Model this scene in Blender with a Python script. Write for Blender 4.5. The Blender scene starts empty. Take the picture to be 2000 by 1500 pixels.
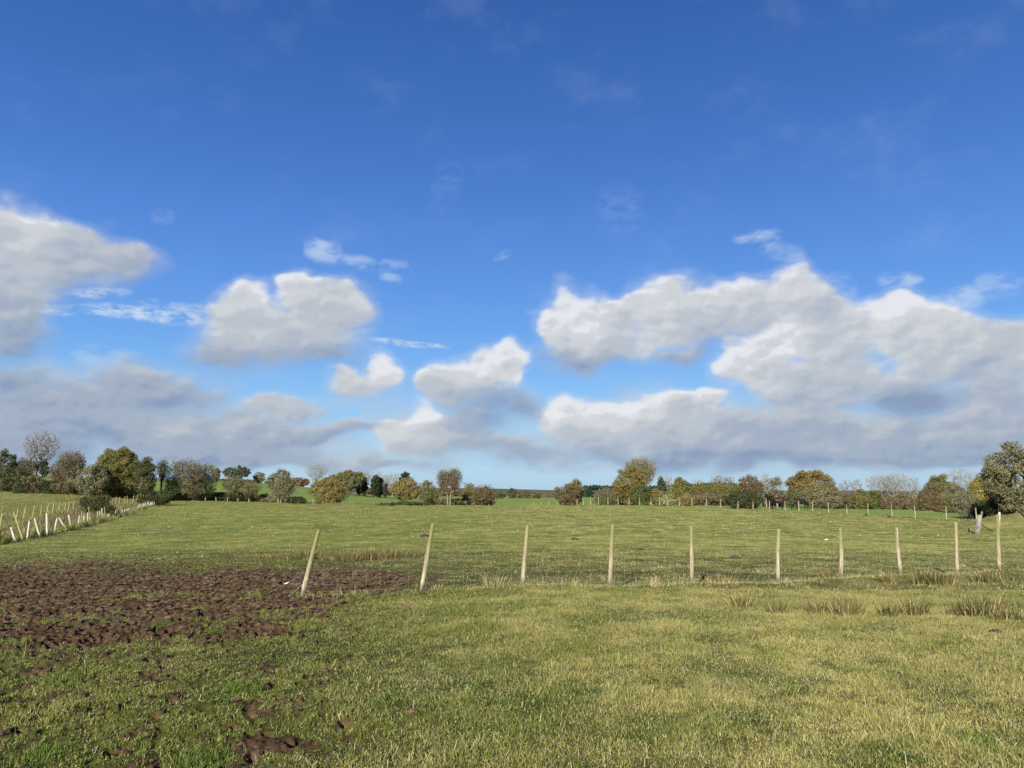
import bpy, math, random
import numpy as np
from mathutils import Vector
R = math.radians
rng = np.random.default_rng(7)
random.seed(7)
S = bpy.context.scene
COL = S.collection

# ---------------------------------------------------------------- camera
F_PX, CX, CY, CAM_H = 1500.0, 1000.0, 750.0, 1.65
PITCH = math.atan(212 / 1500)
cam_d = bpy.data.cameras.new("camera"); cam = bpy.data.objects.new("camera", cam_d); COL.objects.link(cam)
cam_d.sensor_width = 36; cam_d.lens = 36 * F_PX / 2000; cam_d.clip_start = 0.05; cam_d.clip_end = 20000
cam.location = (0, 0, CAM_H); cam.rotation_euler = (math.pi / 2 + PITCH, 0, 0)
S.camera = cam
CP, SP = math.cos(PITCH), math.sin(PITCH)

def ray(px, py):
    """direction through a pixel, scaled so that its y is 1"""
    a = (px - CX) / F_PX; b = (CY - py) / F_PX
    y = CP - b * SP; z = SP + b * CP
    return a / y, z / y
def at(px, py, Y):
    u, w = ray(px, py)
    return np.array((u * Y, Y, CAM_H + w * Y))
def proj(X, Y, Z):
    dz = Z - CAM_H
    f = Y * CP + dz * SP; up = -Y * SP + dz * CP
    return CX + F_PX * X / f, CY - F_PX * up / f
def on_plane(px, py, z=0.0):
    u, w = ray(px, py); Y = (z - CAM_H) / w
    return np.array((u * Y, Y, z))

# ---------------------------------------------------------------- light
SUN_EL, SUN_AZ = R(23), R(198.4)
S.view_settings.view_transform = 'Standard'; S.view_settings.look = 'None'
S.view_settings.gamma = 1; S.view_settings.exposure = 1.0
sun_d = bpy.data.lights.new("sun", 'SUN'); sun_d.energy = 5.0; sun_d.angle = R(0.6); sun_d.color = (1, .93, .80)
sun = bpy.data.objects.new("sun", sun_d); COL.objects.link(sun)
sdir = Vector((math.sin(SUN_AZ) * math.cos(SUN_EL), math.cos(SUN_AZ) * math.cos(SUN_EL), math.sin(SUN_EL)))
sun.rotation_euler = sdir.to_track_quat('Z', 'Y').to_euler(); sun.location = (0, -20, 40)
S.cycles.max_bounces = 5; S.cycles.diffuse_bounces = 2; S.cycles.glossy_bounces = 1
S.cycles.transmission_bounces = 3; S.cycles.transparent_max_bounces = 4
S.cycles.caustics_reflective = False; S.cycles.caustics_refractive = False
S.cycles.use_adaptive_sampling = True; S.cycles.adaptive_threshold = 0.02

# ---------------------------------------------------------------- world: sky and clouds
W = bpy.data.worlds.new("World"); S.world = W; W.use_nodes = True
W.cycles.sampling_method = 'MANUAL'; W.cycles.sample_map_resolution = 256
nt = W.node_tree; nt.nodes.clear()
class NB:
    def __init__(s, t): s.t = t; s.n = t.nodes; s.l = t.links
    def new(s, k, **kw):
        n = s.n.new(k)
        for a, b in kw.items(): setattr(n, a, b)
        return n
    def put(s, sock, v):
        if v is None: return
        if isinstance(v, bpy.types.NodeSocket): s.l.new(v, sock)
        else: sock.default_value = v
    def m(s, op, a, b=None, c=None, clamp=False):
        n = s.new('ShaderNodeMath', operation=op, use_clamp=clamp)
        for i, v in enumerate((a, b, c)): s.put(n.inputs[i], v)
        return n.outputs[0]
    def v(s, op, a, b=None, sc=None):
        n = s.new('ShaderNodeVectorMath', operation=op)
        s.put(n.inputs[0], a); s.put(n.inputs[1], b)
        if sc is not None: s.put(n.inputs['Scale'], sc)
        return n.outputs['Value'] if op in ('LENGTH', 'DOT_PRODUCT') else n.outputs[0]
    def mix(s, f, a, b, mode='MIX'):
        n = s.new('ShaderNodeMix', data_type='RGBA', blend_type=mode)
        s.put(n.inputs[0], f); s.put(n.inputs[6], a); s.put(n.inputs[7], b)
        return n.outputs[2]
    def noise(s, vec, scale, detail=4, rough=.5, dist=0, color=False, typ='FBM'):
        n = s.new('ShaderNodeTexNoise', noise_type=typ)
        s.put(n.inputs['Vector'], vec); n.inputs['Scale'].default_value = scale
        n.inputs['Detail'].default_value = detail; n.inputs['Roughness'].default_value = rough
        n.inputs['Distortion'].default_value = dist
        return n.outputs['Color' if color else 'Fac']
    def ss(s, x, lo, hi, a=0., b=1.):
        n = s.new('ShaderNodeMapRange', interpolation_type='SMOOTHSTEP')
        s.put(n.inputs[0], x); s.put(n.inputs[1], lo); s.put(n.inputs[2], hi); s.put(n.inputs[3], a); s.put(n.inputs[4], b)
        return n.outputs[0]
def col(r, g, b): return (r, g, b, 1)
def srgb(r, g, b):
    f = lambda c: (c / 255 / 12.92) if c / 255 <= .04045 else ((c / 255 + .055) / 1.055) ** 2.4
    return (f(r), f(g), f(b), 1)

def azel(px, py):
    u, w = ray(px, py); return math.atan(u), math.atan(w / math.hypot(1, u))
# clouds: centre and half sizes, tone (1 white, 0 grey), strength
CL = [
 (25,450,75,52,1.0,1),(0,520,130,80,.72,1),(120,505,140,60,.62,1),(225,515,90,36,.5,.9),(10,610,75,70,.5,1),(45,665,60,38,.22,.85),
 (470,622,66,48,.85,.95),(488,585,42,36,1.0,.9),(575,560,42,34,1.1,.95),(600,590,50,44,.95,1),(660,615,72,60,.82,1),(545,645,140,50,.72,1),(440,685,95,30,.35,.95),(600,690,100,28,.35,.9),
 
 (750,715,42,32,1.1,.95),(700,742,60,24,.85,.9),
 (865,742,55,38,.92,.95),(935,718,60,36,1.0,1),(1000,712,32,38,1.05,1),(930,768,95,24,.55,.9),(950,800,95,34,.12,.85),(890,835,110,34,.35,.8),(1020,790,50,30,.1,.7),
 (832,818,40,38,1.25,1),(790,860,55,36,.95,1),(870,862,80,36,.7,.95),(960,868,110,34,.45,.9),(1050,890,110,20,.3,.8),
 (1110,640,66,66,1.05,1),(1190,650,90,60,.9,1),(1275,605,72,60,1.0,1),(1370,618,100,66,.86,1),(1465,600,85,52,.84,1),(1550,572,66,48,.95,1),(1130,700,80,20,.35,.9),(1320,688,70,18,.3,.85),(1590,620,60,56,.62,.9),(1210,600,30,20,1,.8),
 (1560,655,80,52,1.15,1),(1480,712,80,52,1.0,1),(1640,665,80,66,.82,1),(1750,630,62,56,1.1,1),(1830,680,105,66,.9,1),(1960,690,110,56,.66,.95),(1600,745,180,50,.66,1),(1800,775,130,34,.1,1.05),
 
 (1105,812,62,40,1.1,1),(1200,800,80,34,1.1,1),(1300,806,90,36,.95,1),(1385,785,36,22,1.1,.95),(1170,860,130,46,.66,1),(1350,862,180,56,.58,1),(1550,850,200,72,.5,1.05),(1750,860,200,60,.42,1.05),(1950,820,160,80,.5,1),(1430,898,400,20,.06,.95),(1800,893,330,24,.22,1),
 (95,815,200,72,.34,1.2),(290,765,150,50,.32,1.15),(380,850,260,52,.42,1.2),(560,795,95,26,.62,1.0),(600,842,100,22,.25,1.0),(700,838,80,20,.55,.9),(480,892,220,26,.42,1.1),(60,885,170,40,.32,1.2),(680,902,240,14,.45,.85),(20,740,90,24,.3,.9),
]
g = bpy.data.node_groups.new("cloud_field", 'ShaderNodeTree')
g.interface.new_socket("P", in_out='INPUT', socket_type='NodeSocketVector')
g.interface.new_socket("F", in_out='OUTPUT', socket_type='NodeSocketFloat')
g.interface.new_socket("T", in_out='OUTPUT', socket_type='NodeSocketFloat')
B = NB(g); gi = B.new('NodeGroupInput'); go = B.new('NodeGroupOutput')
Ssum, Tsum, K = 0.0001, 0.0001, 3.2
for (px, py, rx, ry, tone, st) in CL:
    a, e = azel(px, py); sx = F_PX / rx * (1 + ((px - CX) / F_PX) ** 2) ; sy = F_PX / ry
    d = B.v('MULTIPLY', B.v('SUBTRACT', gi.outputs[0], (a, e, 0)), (sx, sy, 0))
    w = B.m('EXPONENT', B.m('MULTIPLY_ADD', B.v('DOT_PRODUCT', d, d), -K, K * st))
    t = B.m('ADD', B.v('DOT_PRODUCT', d, (-.05, .25, 0)), tone)
    Ssum = B.m('ADD', w, Ssum); Tsum = B.m('MULTIPLY_ADD', w, t, Tsum)
B.put(go.inputs[0], B.m('DIVIDE', B.m('LOGARITHM', Ssum, math.e), K))
B.put(go.inputs[1], B.m('DIVIDE', Tsum, Ssum))

B = NB(nt)
tc = B.new('ShaderNodeTexCoord'); sep = B.new('ShaderNodeSeparateXYZ'); B.put(sep.inputs[0], tc.outputs['Generated'])
az = B.m('ARCTAN2', sep.outputs[0], sep.outputs[1]); el = B.m('ARCSINE', sep.outputs[2])
cmb = B.new('ShaderNodeCombineXYZ'); B.put(cmb.inputs[0], az); B.put(cmb.inputs[1], el)
P = cmb.outputs[0]
Pn = B.v('MULTIPLY', P, (1, 1.5, 1))
wa = B.v('SCALE', B.v('SUBTRACT', B.noise(Pn, 13, 2, .45, color=True), (.5, .5, .5)), sc=.055)
wb = B.v('SCALE', B.v('SUBTRACT', B.noise(Pn, 55, 3, .5, color=True), (.5, .5, .5)), sc=.0055)
Pw = B.v('ADD', P, B.v('ADD', wa, wb))
gn = B.new('ShaderNodeGroup'); gn.node_tree = g; B.put(gn.inputs[0], Pw)
Fv, Tv = gn.outputs[0], gn.outputs[1]
Pq = B.v('ADD', Pn, B.v('SCALE', wb, sc=.8))
def voro(vec, scale, det=0.):
    n = B.new('ShaderNodeTexVoronoi', feature='SMOOTH_F1'); B.put(n.inputs['Vector'], vec); n.inputs['Scale'].default_value = scale
    n.inputs['Smoothness'].default_value = .55; n.inputs['Detail'].default_value = det; n.inputs['Roughness'].default_value = .45; return n.outputs['Distance']
OFF = (-.0045, .0085, 0)
n1 = B.noise(Pq, 18, 5, .48)
n2 = B.noise(Pq, 75, 4, .5)
Pv = B.v('ADD', Pq, B.v('SCALE', wa, sc=.35)); Po = B.v('ADD', Pv, OFF)
v1 = voro(Pv, 22, 1.); v1b = voro(Po, 22, 1.)
n1b = B.noise(B.v('ADD', Pq, OFF), 18, 4, .46)
puff = B.m('MULTIPLY', B.m('SUBTRACT', .46, v1), .70)
dens = B.m('ADD', B.m('ADD', Fv, .16), B.m('MULTIPLY', B.m('SUBTRACT', n1, .5), 1.25))
dens = B.m('ADD', dens, B.m('MULTIPLY', puff, B.ss(Tv, .3, .9, .35, 1.)))
dens = B.m('ADD', dens, B.m('MULTIPLY', B.m('SUBTRACT', n2, .5), .30))
# sharper at sunlit tops, softer where grey
hi = B.m('ADD', .46, B.m('MULTIPLY', B.m('SUBTRACT', 1.0, B.m('MINIMUM', Tv, 1.0)), .95))
alpha = B.m('MAXIMUM', B.ss(dens, -.34, hi), B.ss(dens, -.9, .35, 0., .30))
alpha = B.m('MULTIPLY', alpha, B.ss(el, .004, .04, .3, .97))
# thin broken veil of low cloud that pales the sky towards the horizon
lowv = B.m('MULTIPLY', B.ss(B.noise(B.v('MULTIPLY', B.v('ADD', P, B.v('SCALE', wa, sc=.6)), (1, 3., 1)), 9, 5, .55), .40, .66), B.m('MULTIPLY', B.ss(el, .17, .08), B.ss(el, .008, .035)))
emb = B.m('ADD', B.m('MULTIPLY', B.m('SUBTRACT', n1, n1b), 1.3), B.m('MULTIPLY', B.m('SUBTRACT', v1b, v1), .42))
thick = B.ss(dens, .0, 1.1, .12, -.07)
big = B.m('MULTIPLY', B.m('SUBTRACT', B.noise(B.v('ADD', Pn, (4, 4, 0)), 11, 4, .5), .5), .55)
lum = B.m('ADD', B.m('ADD', B.m('ADD', Tv, emb), thick), big)
ramp = B.new('ShaderNodeValToRGB'); cr = ramp.color_ramp; cr.interpolation = 'EASE'
pts = [(0.0, srgb(138, 157, 187)), (.3, srgb(163, 176, 195)), (.6, srgb(188, 195, 204)), (.85, srgb(211, 214, 218)), (1.0, srgb(231, 233, 237))]
cr.elements[0].position, cr.elements[0].color = pts[0][0], pts[0][1]; cr.elements[1].position, cr.elements[1].color = pts[-1]
for p_, c_ in pts[1:-1]: e_ = cr.elements.new(p_); e_.color = c_
lum = B.m('ADD', lum, B.m('MULTIPLY', B.m('SUBTRACT', n2, .5), .22))
B.put(ramp.inputs[0], B.m('MULTIPLY_ADD', lum, .80, .02))
# wind-drawn cirrus strands
def streak(p0, p1, half, amt):
    a0, e0 = azel(*p0); a1, e1 = azel(*p1)
    L = math.hypot(a1 - a0, e1 - e0); dx, dy = (a1 - a0) / L, (e1 - e0) / L
    d = B.v('SUBTRACT', B.v('ADD', P, B.v('ADD', B.v('SCALE', wb, sc=.8), B.v('SCALE', wa, sc=.22))), ((a0 + a1) / 2, (e0 + e1) / 2, 0))
    al = B.m('MULTIPLY', B.v('DOT_PRODUCT', d, (dx, dy, 0)), 2 / L)
    ac = B.m('MULTIPLY', B.v('DOT_PRODUCT', d, (-dy, dx, 0)), F_PX / half)
    q = B.m('ADD', B.m('POWER', B.m('ABSOLUTE', al), 4), B.m('MULTIPLY', ac, ac))
    return B.m('MULTIPLY', B.ss(q, 0., 1.3, 1., 0.), amt)
st = streak((40, 598), (160, 606), 10, .95)
for s_ in [streak((150, 600), (420, 624), 14, 1.0), streak((120, 572), (260, 574), 10, .8), streak((270, 590), (420, 606), 9, .6), streak((715, 662), (880, 676), 7, .85),
           streak((850, 340), (900, 370), 50, .07), streak((1160, 430), (1260, 400), 50, .09), streak((960, 505), (1000, 490), 8, .3)]:
    st = B.m('MAXIMUM', st, s_)
fib = B.noise(B.v('ADD', B.v('MULTIPLY', P, (1, 2.6, 1)), B.v('SCALE', wb, sc=2.)), 42, 7, .68)
st = B.m('MULTIPLY', st, B.ss(fib, .36, .66))
ws = None
for p0_, p1_, hf, am in [((590, 478), (670, 500), 26, .75), ((660, 505), (740, 520), 16, .55), ((735, 530), (805, 530), 22, .75), ((1425, 465), (1530, 462), 14, .7), ((1480, 485), (1580, 500), 18, .42),
                         ((1710, 545), (1810, 548), 16, .7), ((1800, 612), (1930, 568), 26, .7), ((1900, 560), (2000, 545), 26, .5), ((1580, 560), (1680, 560), 30, .4), ((290, 418), (345, 425), 16, .22), ((130, 690), (260, 702), 22, .5), ((640, 560), (700, 540), 30, .25)]:
    q_ = streak(p0_, p1_, hf, am); ws = q_ if ws is None else B.m('MAXIMUM', ws, q_)
ws = B.m('MULTIPLY', B.m('MULTIPLY', ws, .85), B.ss(B.noise(B.v('MULTIPLY', Pv, (1, 1.5, 1)), 26, 5, .55), .36, .66))
st = B.m('MAXIMUM', st, ws)
veil = B.m('MULTIPLY', B.ss(B.noise(B.v('MULTIPLY', P, (1, 1.6, 1)), 7, 6, .6), .5, .8), .10)
veil = B.m('ADD', veil, st, clamp=True)

sky = B.new('ShaderNodeTexSky', sky_type='NISHITA', sun_disc=False, sun_elevation=SUN_EL, sun_rotation=SUN_AZ,
            altitude=50, air_density=1.0, dust_density=.2, ozone_density=3)
SKY_STR = .10
CLOUD_GAIN = 1.0 / (SKY_STR * 2 ** S.view_settings.exposure)
def gain(c): return B.v('SCALE', c, sc=CLOUD_GAIN)
sr = B.new('ShaderNodeValToRGB'); ce = sr.color_ramp; ce.interpolation = 'B_SPLINE'
SK = [(-2, (150, 180, 205)), (.8, (168, 203, 230)), (2.3, (166, 210, 238)), (5.5, (142, 197, 242)), (9, (116, 175, 238)), (13, (97, 154, 230)), (17, (86, 140, 220)), (22, (70, 121, 203)), (28, (58, 106, 183)), (35, (45, 92, 168)), (60, (36, 76, 146))]
for i, (dg, c_) in enumerate(SK):
    e_ = ce.elements[i] if i < 2 else ce.elements.new(1.); e_.position = (dg + 2) / 62; e_.color = srgb(*c_)
B.put(sr.inputs[0], B.m('MULTIPLY_ADD', el, 180 / math.pi / 62, 2 / 62))
skyc = B.mix(.94, sky.outputs[0], gain(sr.outputs[0]))
c1 = B.mix(veil, skyc, gain(srgb(200, 218, 240)[:3]))
c1 = B.mix(B.m('MULTIPLY', lowv, .75), c1, gain(srgb(186, 200, 218)[:3]))
c2 = B.mix(alpha, c1, gain(ramp.outputs[0]))
bg = B.new('ShaderNodeBackground'); B.put(bg.inputs[0], c2); bg.inputs[1].default_value = SKY_STR
out = B.new('ShaderNodeOutputWorld'); B.put(out.inputs[0], bg.outputs[0])

# ---------------------------------------------------------------- helpers
def tag(o, label=None, cat=None, group=None, kind=None):
    if label: o['label'] = label
    if cat: o['category'] = cat
    if group: o['group'] = group
    if kind: o['kind'] = kind
    return o
def empty(name, loc, label, cat, group=None):
    o = bpy.data.objects.new(name, None); COL.objects.link(o); o.location = [float(c) for c in loc]; o.empty_display_size = .3
    return tag(o, label, cat, group)
def mesh_np(name, verts, loops, starts, totals, mat=None, smooth=False, attrs=None, parent=None, loc=None):
    me = bpy.data.meshes.new(name)
    verts = np.asarray(verts, dtype=np.float32)
    me.vertices.add(len(verts)); me.vertices.foreach_set('co', verts.ravel())
    me.loops.add(len(loops)); me.loops.foreach_set('vertex_index', np.asarray(loops, dtype=np.int32))
    me.polygons.add(len(starts)); me.polygons.foreach_set('loop_start', np.asarray(starts, dtype=np.int32))
    me.polygons.foreach_set('use_smooth', np.full(len(starts), smooth))
    me.update(calc_edges=True)
    for k, a in (attrs or {}).items():
        at_ = me.attributes.new(k, 'FLOAT', 'POINT'); at_.data.foreach_set('value', np.asarray(a, dtype=np.float32))
    if mat: me.materials.append(mat)
    o = bpy.data.objects.new(name, me); COL.objects.link(o)
    if parent: o.parent = parent
    if loc is not None: o.location = [float(c) for c in loc]
    return o
def quads(name, verts, faces4, **kw):
    n = len(faces4); return mesh_np(name, verts, np.asarray(faces4).ravel(), np.arange(n) * 4, None, **kw)
class Acc:
    """collects tubes and faces into one mesh"""
    def __init__(s): s.v = []; s.f = []; s.n = 0; s.a = []
    def add(s, v, f, a=0.):
        v = np.asarray(v, float); s.v.append(v); s.f += [tuple(i + s.n for i in q) for q in f]; s.n += len(v)
        s.a.append(np.full(len(v), a) if np.isscalar(a) else np.asarray(a))
    def tube(s, pts, rad, k=6, a=0., cap=True):
        pts = [np.asarray(p, float) for p in pts]; V = []; Fc = []
        for i, p in enumerate(pts):
            t = pts[min(i + 1, len(pts) - 1)] - pts[max(i - 1, 0)]; t = t / (np.linalg.norm(t) + 1e-9)
            h = np.array((1., 0, 0)) if abs(t[0]) < .8 else np.array((0, 1., 0))
            x = np.cross(t, h); x /= np.linalg.norm(x); y = np.cross(t, x)
            for j in range(k):
                an = 2 * math.pi * j / k; V.append(p + rad[i] * (math.cos(an) * x + math.sin(an) * y))
        for i in range(len(pts) - 1):
            for j in range(k):
                j2 = (j + 1) % k; Fc.append((i * k + j, i * k + j2, (i + 1) * k + j2, (i + 1) * k + j))
        if cap: Fc.append(tuple(range((len(pts) - 1) * k, len(pts) * k))); Fc.append(tuple(reversed(range(k))))
        s.add(V, Fc, a)
    def build(s, name, mat, parent=None, loc=None, smooth=True, **kw):
        tot = np.array([len(q) for q in s.f]); st = np.concatenate(([0], np.cumsum(tot)[:-1]))
        o = mesh_np(name, np.concatenate(s.v), np.concatenate([np.array(q) for q in s.f]), st, tot, mat=mat, smooth=smooth,
                    attrs={'v': np.concatenate(s.a)}, parent=parent, loc=loc)
        return o

def sm(x, a, b):
    t = np.clip((x - a) / (b - a), 0, 1); return t * t * (3 - 2 * t)
_perm = np.random.default_rng(3).permutation(4096); _gr = np.random.default_rng(5).uniform(0, 2 * np.pi, 4096)
_rv = np.random.default_rng(9).random((4096, 4))
def _h(ix, iy): return _perm[(_perm[ix & 4095] + iy) & 4095]
def perlin(x, y):
    ix = np.floor(x).astype(np.int64); iy = np.floor(y).astype(np.int64); fx = x - ix; fy = y - iy
    u = fx ** 3 * (fx * (fx * 6 - 15) + 10); v = fy ** 3 * (fy * (fy * 6 - 15) + 10)
    def gdot(a, b):
        an = _gr[_h(ix + a, iy + b)]; return np.cos(an) * (fx - a) + np.sin(an) * (fy - b)
    return 1.5 * ((gdot(0, 0) * (1 - u) + gdot(1, 0) * u) * (1 - v) + (gdot(0, 1) * (1 - u) + gdot(1, 1) * u) * v)
def fbm(x, y, o=4, g_=.5):
    s = 0; a = 1; t = 0
    for i in range(o): s = s + a * perlin(x * 2 ** i + 17.3 * i, y * 2 ** i - 9.1 * i); t += a; a *= g_
    return s / t
def worley(x, y):
    ix = np.floor(x).astype(np.int64); iy = np.floor(y).astype(np.int64); best = np.full(x.shape, 9.); rid = np.zeros(x.shape)
    for a in (-1, 0, 1):
        for b in (-1, 0, 1):
            h = _h(ix + a, iy + b); dx = ix + a + _rv[h, 0] - x; dy = iy + b + _rv[h, 1] - y
            an = _rv[h, 2] * 3.14; ca, sa = np.cos(an), np.sin(an)
            ex = (dx * ca + dy * sa); ey = (-dx * sa + dy * ca) * 1.35
            d = np.sqrt(ex * ex + ey * ey); m = d < best
            best = np.where(m, d, best); rid = np.where(m, _rv[h, 3], rid)
    return best, rid

# ---------------------------------------------------------------- terrain
FP = [(590,1165),(823,1155),(1020,1150),(1192,1148),(1352,1143),(1520,1140),(1643,1131),(1760,1127),(1870,1120),(1952,1115)]
fence_pts = np.array([on_plane(*p) for p in FP])
fx_u = fence_pts[:, 0] / fence_pts[:, 1]; fx_d = fence_pts[:, 1]
DK = [3, 12, 17, 25, 32, 40, 60, 80, 100, 115, 130, 150, 200, 260, 330, 450, 700, 1100, 1800, 2600, 4000]
TB = {  # pixel column: height at each depth
 -300: [0, 0,-.1,-.28,-.3,-.1, .1, .5,1.2,1.8,2.2,3.0,6.0,8.0,8.5, 8, 6, 6, 12, 20, 20],
   20: [0, 0,-.04,-.22,-.40,-.40,-.35,-.15,.8,1.6,1.9,2.6,6.2,7.8,8.2, 8, 6, 6, 12, 20, 20],
  100: [0, 0,-.04,-.22,-.42,-.55,-.42,-.40,.5,1.5,1.8,2.3,5.6,7.4,7.9, 8, 6, 6, 12, 20, 20],
  200: [0, 0,-.04,-.22,-.45,-.55,-.60,-.50,.0,1.0,1.4,1.9,4.6,6.6,7.2, 7, 6, 6, 12, 20, 20],
  300: [0, 0,-.04,-.22,-.45,-.50,-.60,-.55,-.3,.0,.9,1.4,3.6,6.0,7.0, 7, 6, 6, 12, 20, 20],
  450: [0, 0,-.04,-.22,-.45,-.50,-.55,-.5,-.3,-.1,-.0,.6,3.2,5.6,6.8, 7, 5, 5, 12, 20, 20],
  560: [0, 0,-.04,-.22,-.45,-.50,-.55,-.5,-.3,-.15,-.1,.2,2.0,4.2,5.0, 5, 3, 4, 12, 19, 20],
  640: [0, 0,-.04,-.22,-.45,-.50,-.55,-.5,-.3,-.2,-.3,-.2,.9,2.4,3.2, 3, 2, 4, 12, 19, 20],
  720: [0, 0,-.04,-.22,-.45,-.50,-.55,-.5,-.25,-.2,-.5,-.6,-.1,.5,.6, 0, 0, 2, 11, 18, 20],
  800: [0, 0,-.04,-.22,-.45,-.50,-.55,-.45,-.2,-.15,-.5,-.8,-.7,-.6,-.8,-1,-1, 2, 11, 18, 20],
  960: [0, 0,-.04,-.22,-.45,-.50,-.55,-.45,-.2,-.15,-.5,-.9,-1,-1,-.9,-1,-1, 2, 10, 16, 19],
 1100: [0, 0,-.04,-.22,-.45,-.50,-.55,-.45,-.2,-.15,-.5,-.9,-1,-1,-.9,-1,-1, 0, 4, 8, 10],
 1250: [0, 0,-.04,-.22,-.45,-.50,-.55,-.40,-.2,-.15,-.3,-.6,-1,-1,-.9,-1,-1, 0, 4, 8, 10],
 1420: [0, 0,-.04,-.22,-.48,-.50,-.55,-.42,-.25,-.25,-.5,-.7,-1,-1,-.9,-1,-1, 0, 4, 8, 10],
 1530: [0, 0,-.04,-.22,-.48,-.55,-.58,-.42,-.5,-.7,-.85,-1,-1.2,-1,-.9,-1,-1, 0, 4, 8, 10],
 1650: [0, 0,-.04,-.22,-.5,-.6,-.7,-.68,-.72,-.9,-1.05,-1.2,-1.2,-1,-.9,-1,-1, 0, 4, 8, 10],
 1800: [0, 0,-.04,-.22,-.5,-.65,-.78,-.80,-.85,-1,-1.15,-1.3,-1.2,-1,-.9,-1,-1, 0, 4, 8, 10],
 1920: [0, 0,-.04,-.2,-.5,-.6,-.5,-.6,-.8,-1,-1.15,-1.3,-1.2,-1,-.9,-1,-1, 0, 4, 8, 10],
 2050: [0, 0,-.03,-.18,-.4,-.45,-.3,-.5,-.8,-1,-1.15,-1.3,-1.2,-1,-.9,-1,-1, 0, 4, 8, 10],
}
UK = np.array([(k - CX) / F_PX for k in TB]); ZK = np.array([TB[k] for k in TB])
NU, ND = 400, 600
ug = np.linspace(-1.3, 1.3, NU); lg = np.linspace(math.log(2), math.log(6000), ND)
tmp = np.array([np.interp(lg, np.log(DK), z) for z in ZK])
TG = np.array([np.interp(ug, UK, tmp[:, j]) for j in range(ND)]).T
for _ in range(3):
    k = 5
    TG = sum(np.roll(np.pad(TG, ((0, 0), (k, k)), 'edge'), i, 1) for i in range(-k, k + 1))[:, k:-k] / (2 * k + 1)
    TG = sum(np.roll(np.pad(TG, ((4, 4), (0, 0)), 'edge'), i, 0) for i in range(-4, 5))[4:-4] / 9
def macro(X, Y):
    r = np.hypot(X, Y); D = np.maximum(Y, .64 * r) + 1e-6; u = np.clip(X / np.maximum(Y, 1e-3 + np.abs(X) / 1.25), -1.28, 1.28)
    a = np.clip((u + 1.3) / 2.6 * (NU - 1), 0, NU - 1.001); b = np.clip((np.log(D) - lg[0]) / (lg[-1] - lg[0]) * (ND - 1), 0, ND - 1.001)
    i = a.astype(int); j = b.astype(int); fa = a - i; fb = b - j
    z = (TG[i, j] * (1 - fa) + TG[i + 1, j] * fa) * (1 - fb) + (TG[i, j + 1] * (1 - fa) + TG[i + 1, j + 1] * fa) * fb
    z = z * sm(Y / (r + 1e-6), -.2, .3)
    # low bank along the front fence
    df = np.interp(u, fx_u, fx_d)
    s = D - df
    z = z - .05 * sm(s, .10, 1.0) * (1 - sm(s, 3, 9)) * sm(u, -.31, -.22) * (Y > 0)
    z = z + .05 * np.exp(-((s + .1) / .5) ** 2) * sm(u, -.27, -.2) * (Y > 0)
    # spoil mound at the back of the field, grassy bank under the right-hand tree
    mx, my = at(675, 985, 104)[:2]
    z = z + .50 * np.exp(-((X - mx) / 4.5) ** 4 - ((Y - my) / 2.0) ** 2) * (Y > 0) * (1 + .5 * fbm(X * .5, Y * .5, 3))
    bx, by = at(1985, 1000, 52)[:2]
    z = z + .75 * np.exp(-((X - bx) / 2.6) ** 2 - ((Y - by) / 3.) ** 2) * (1 + .4 * fbm(X, Y, 3))
    return z
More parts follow.
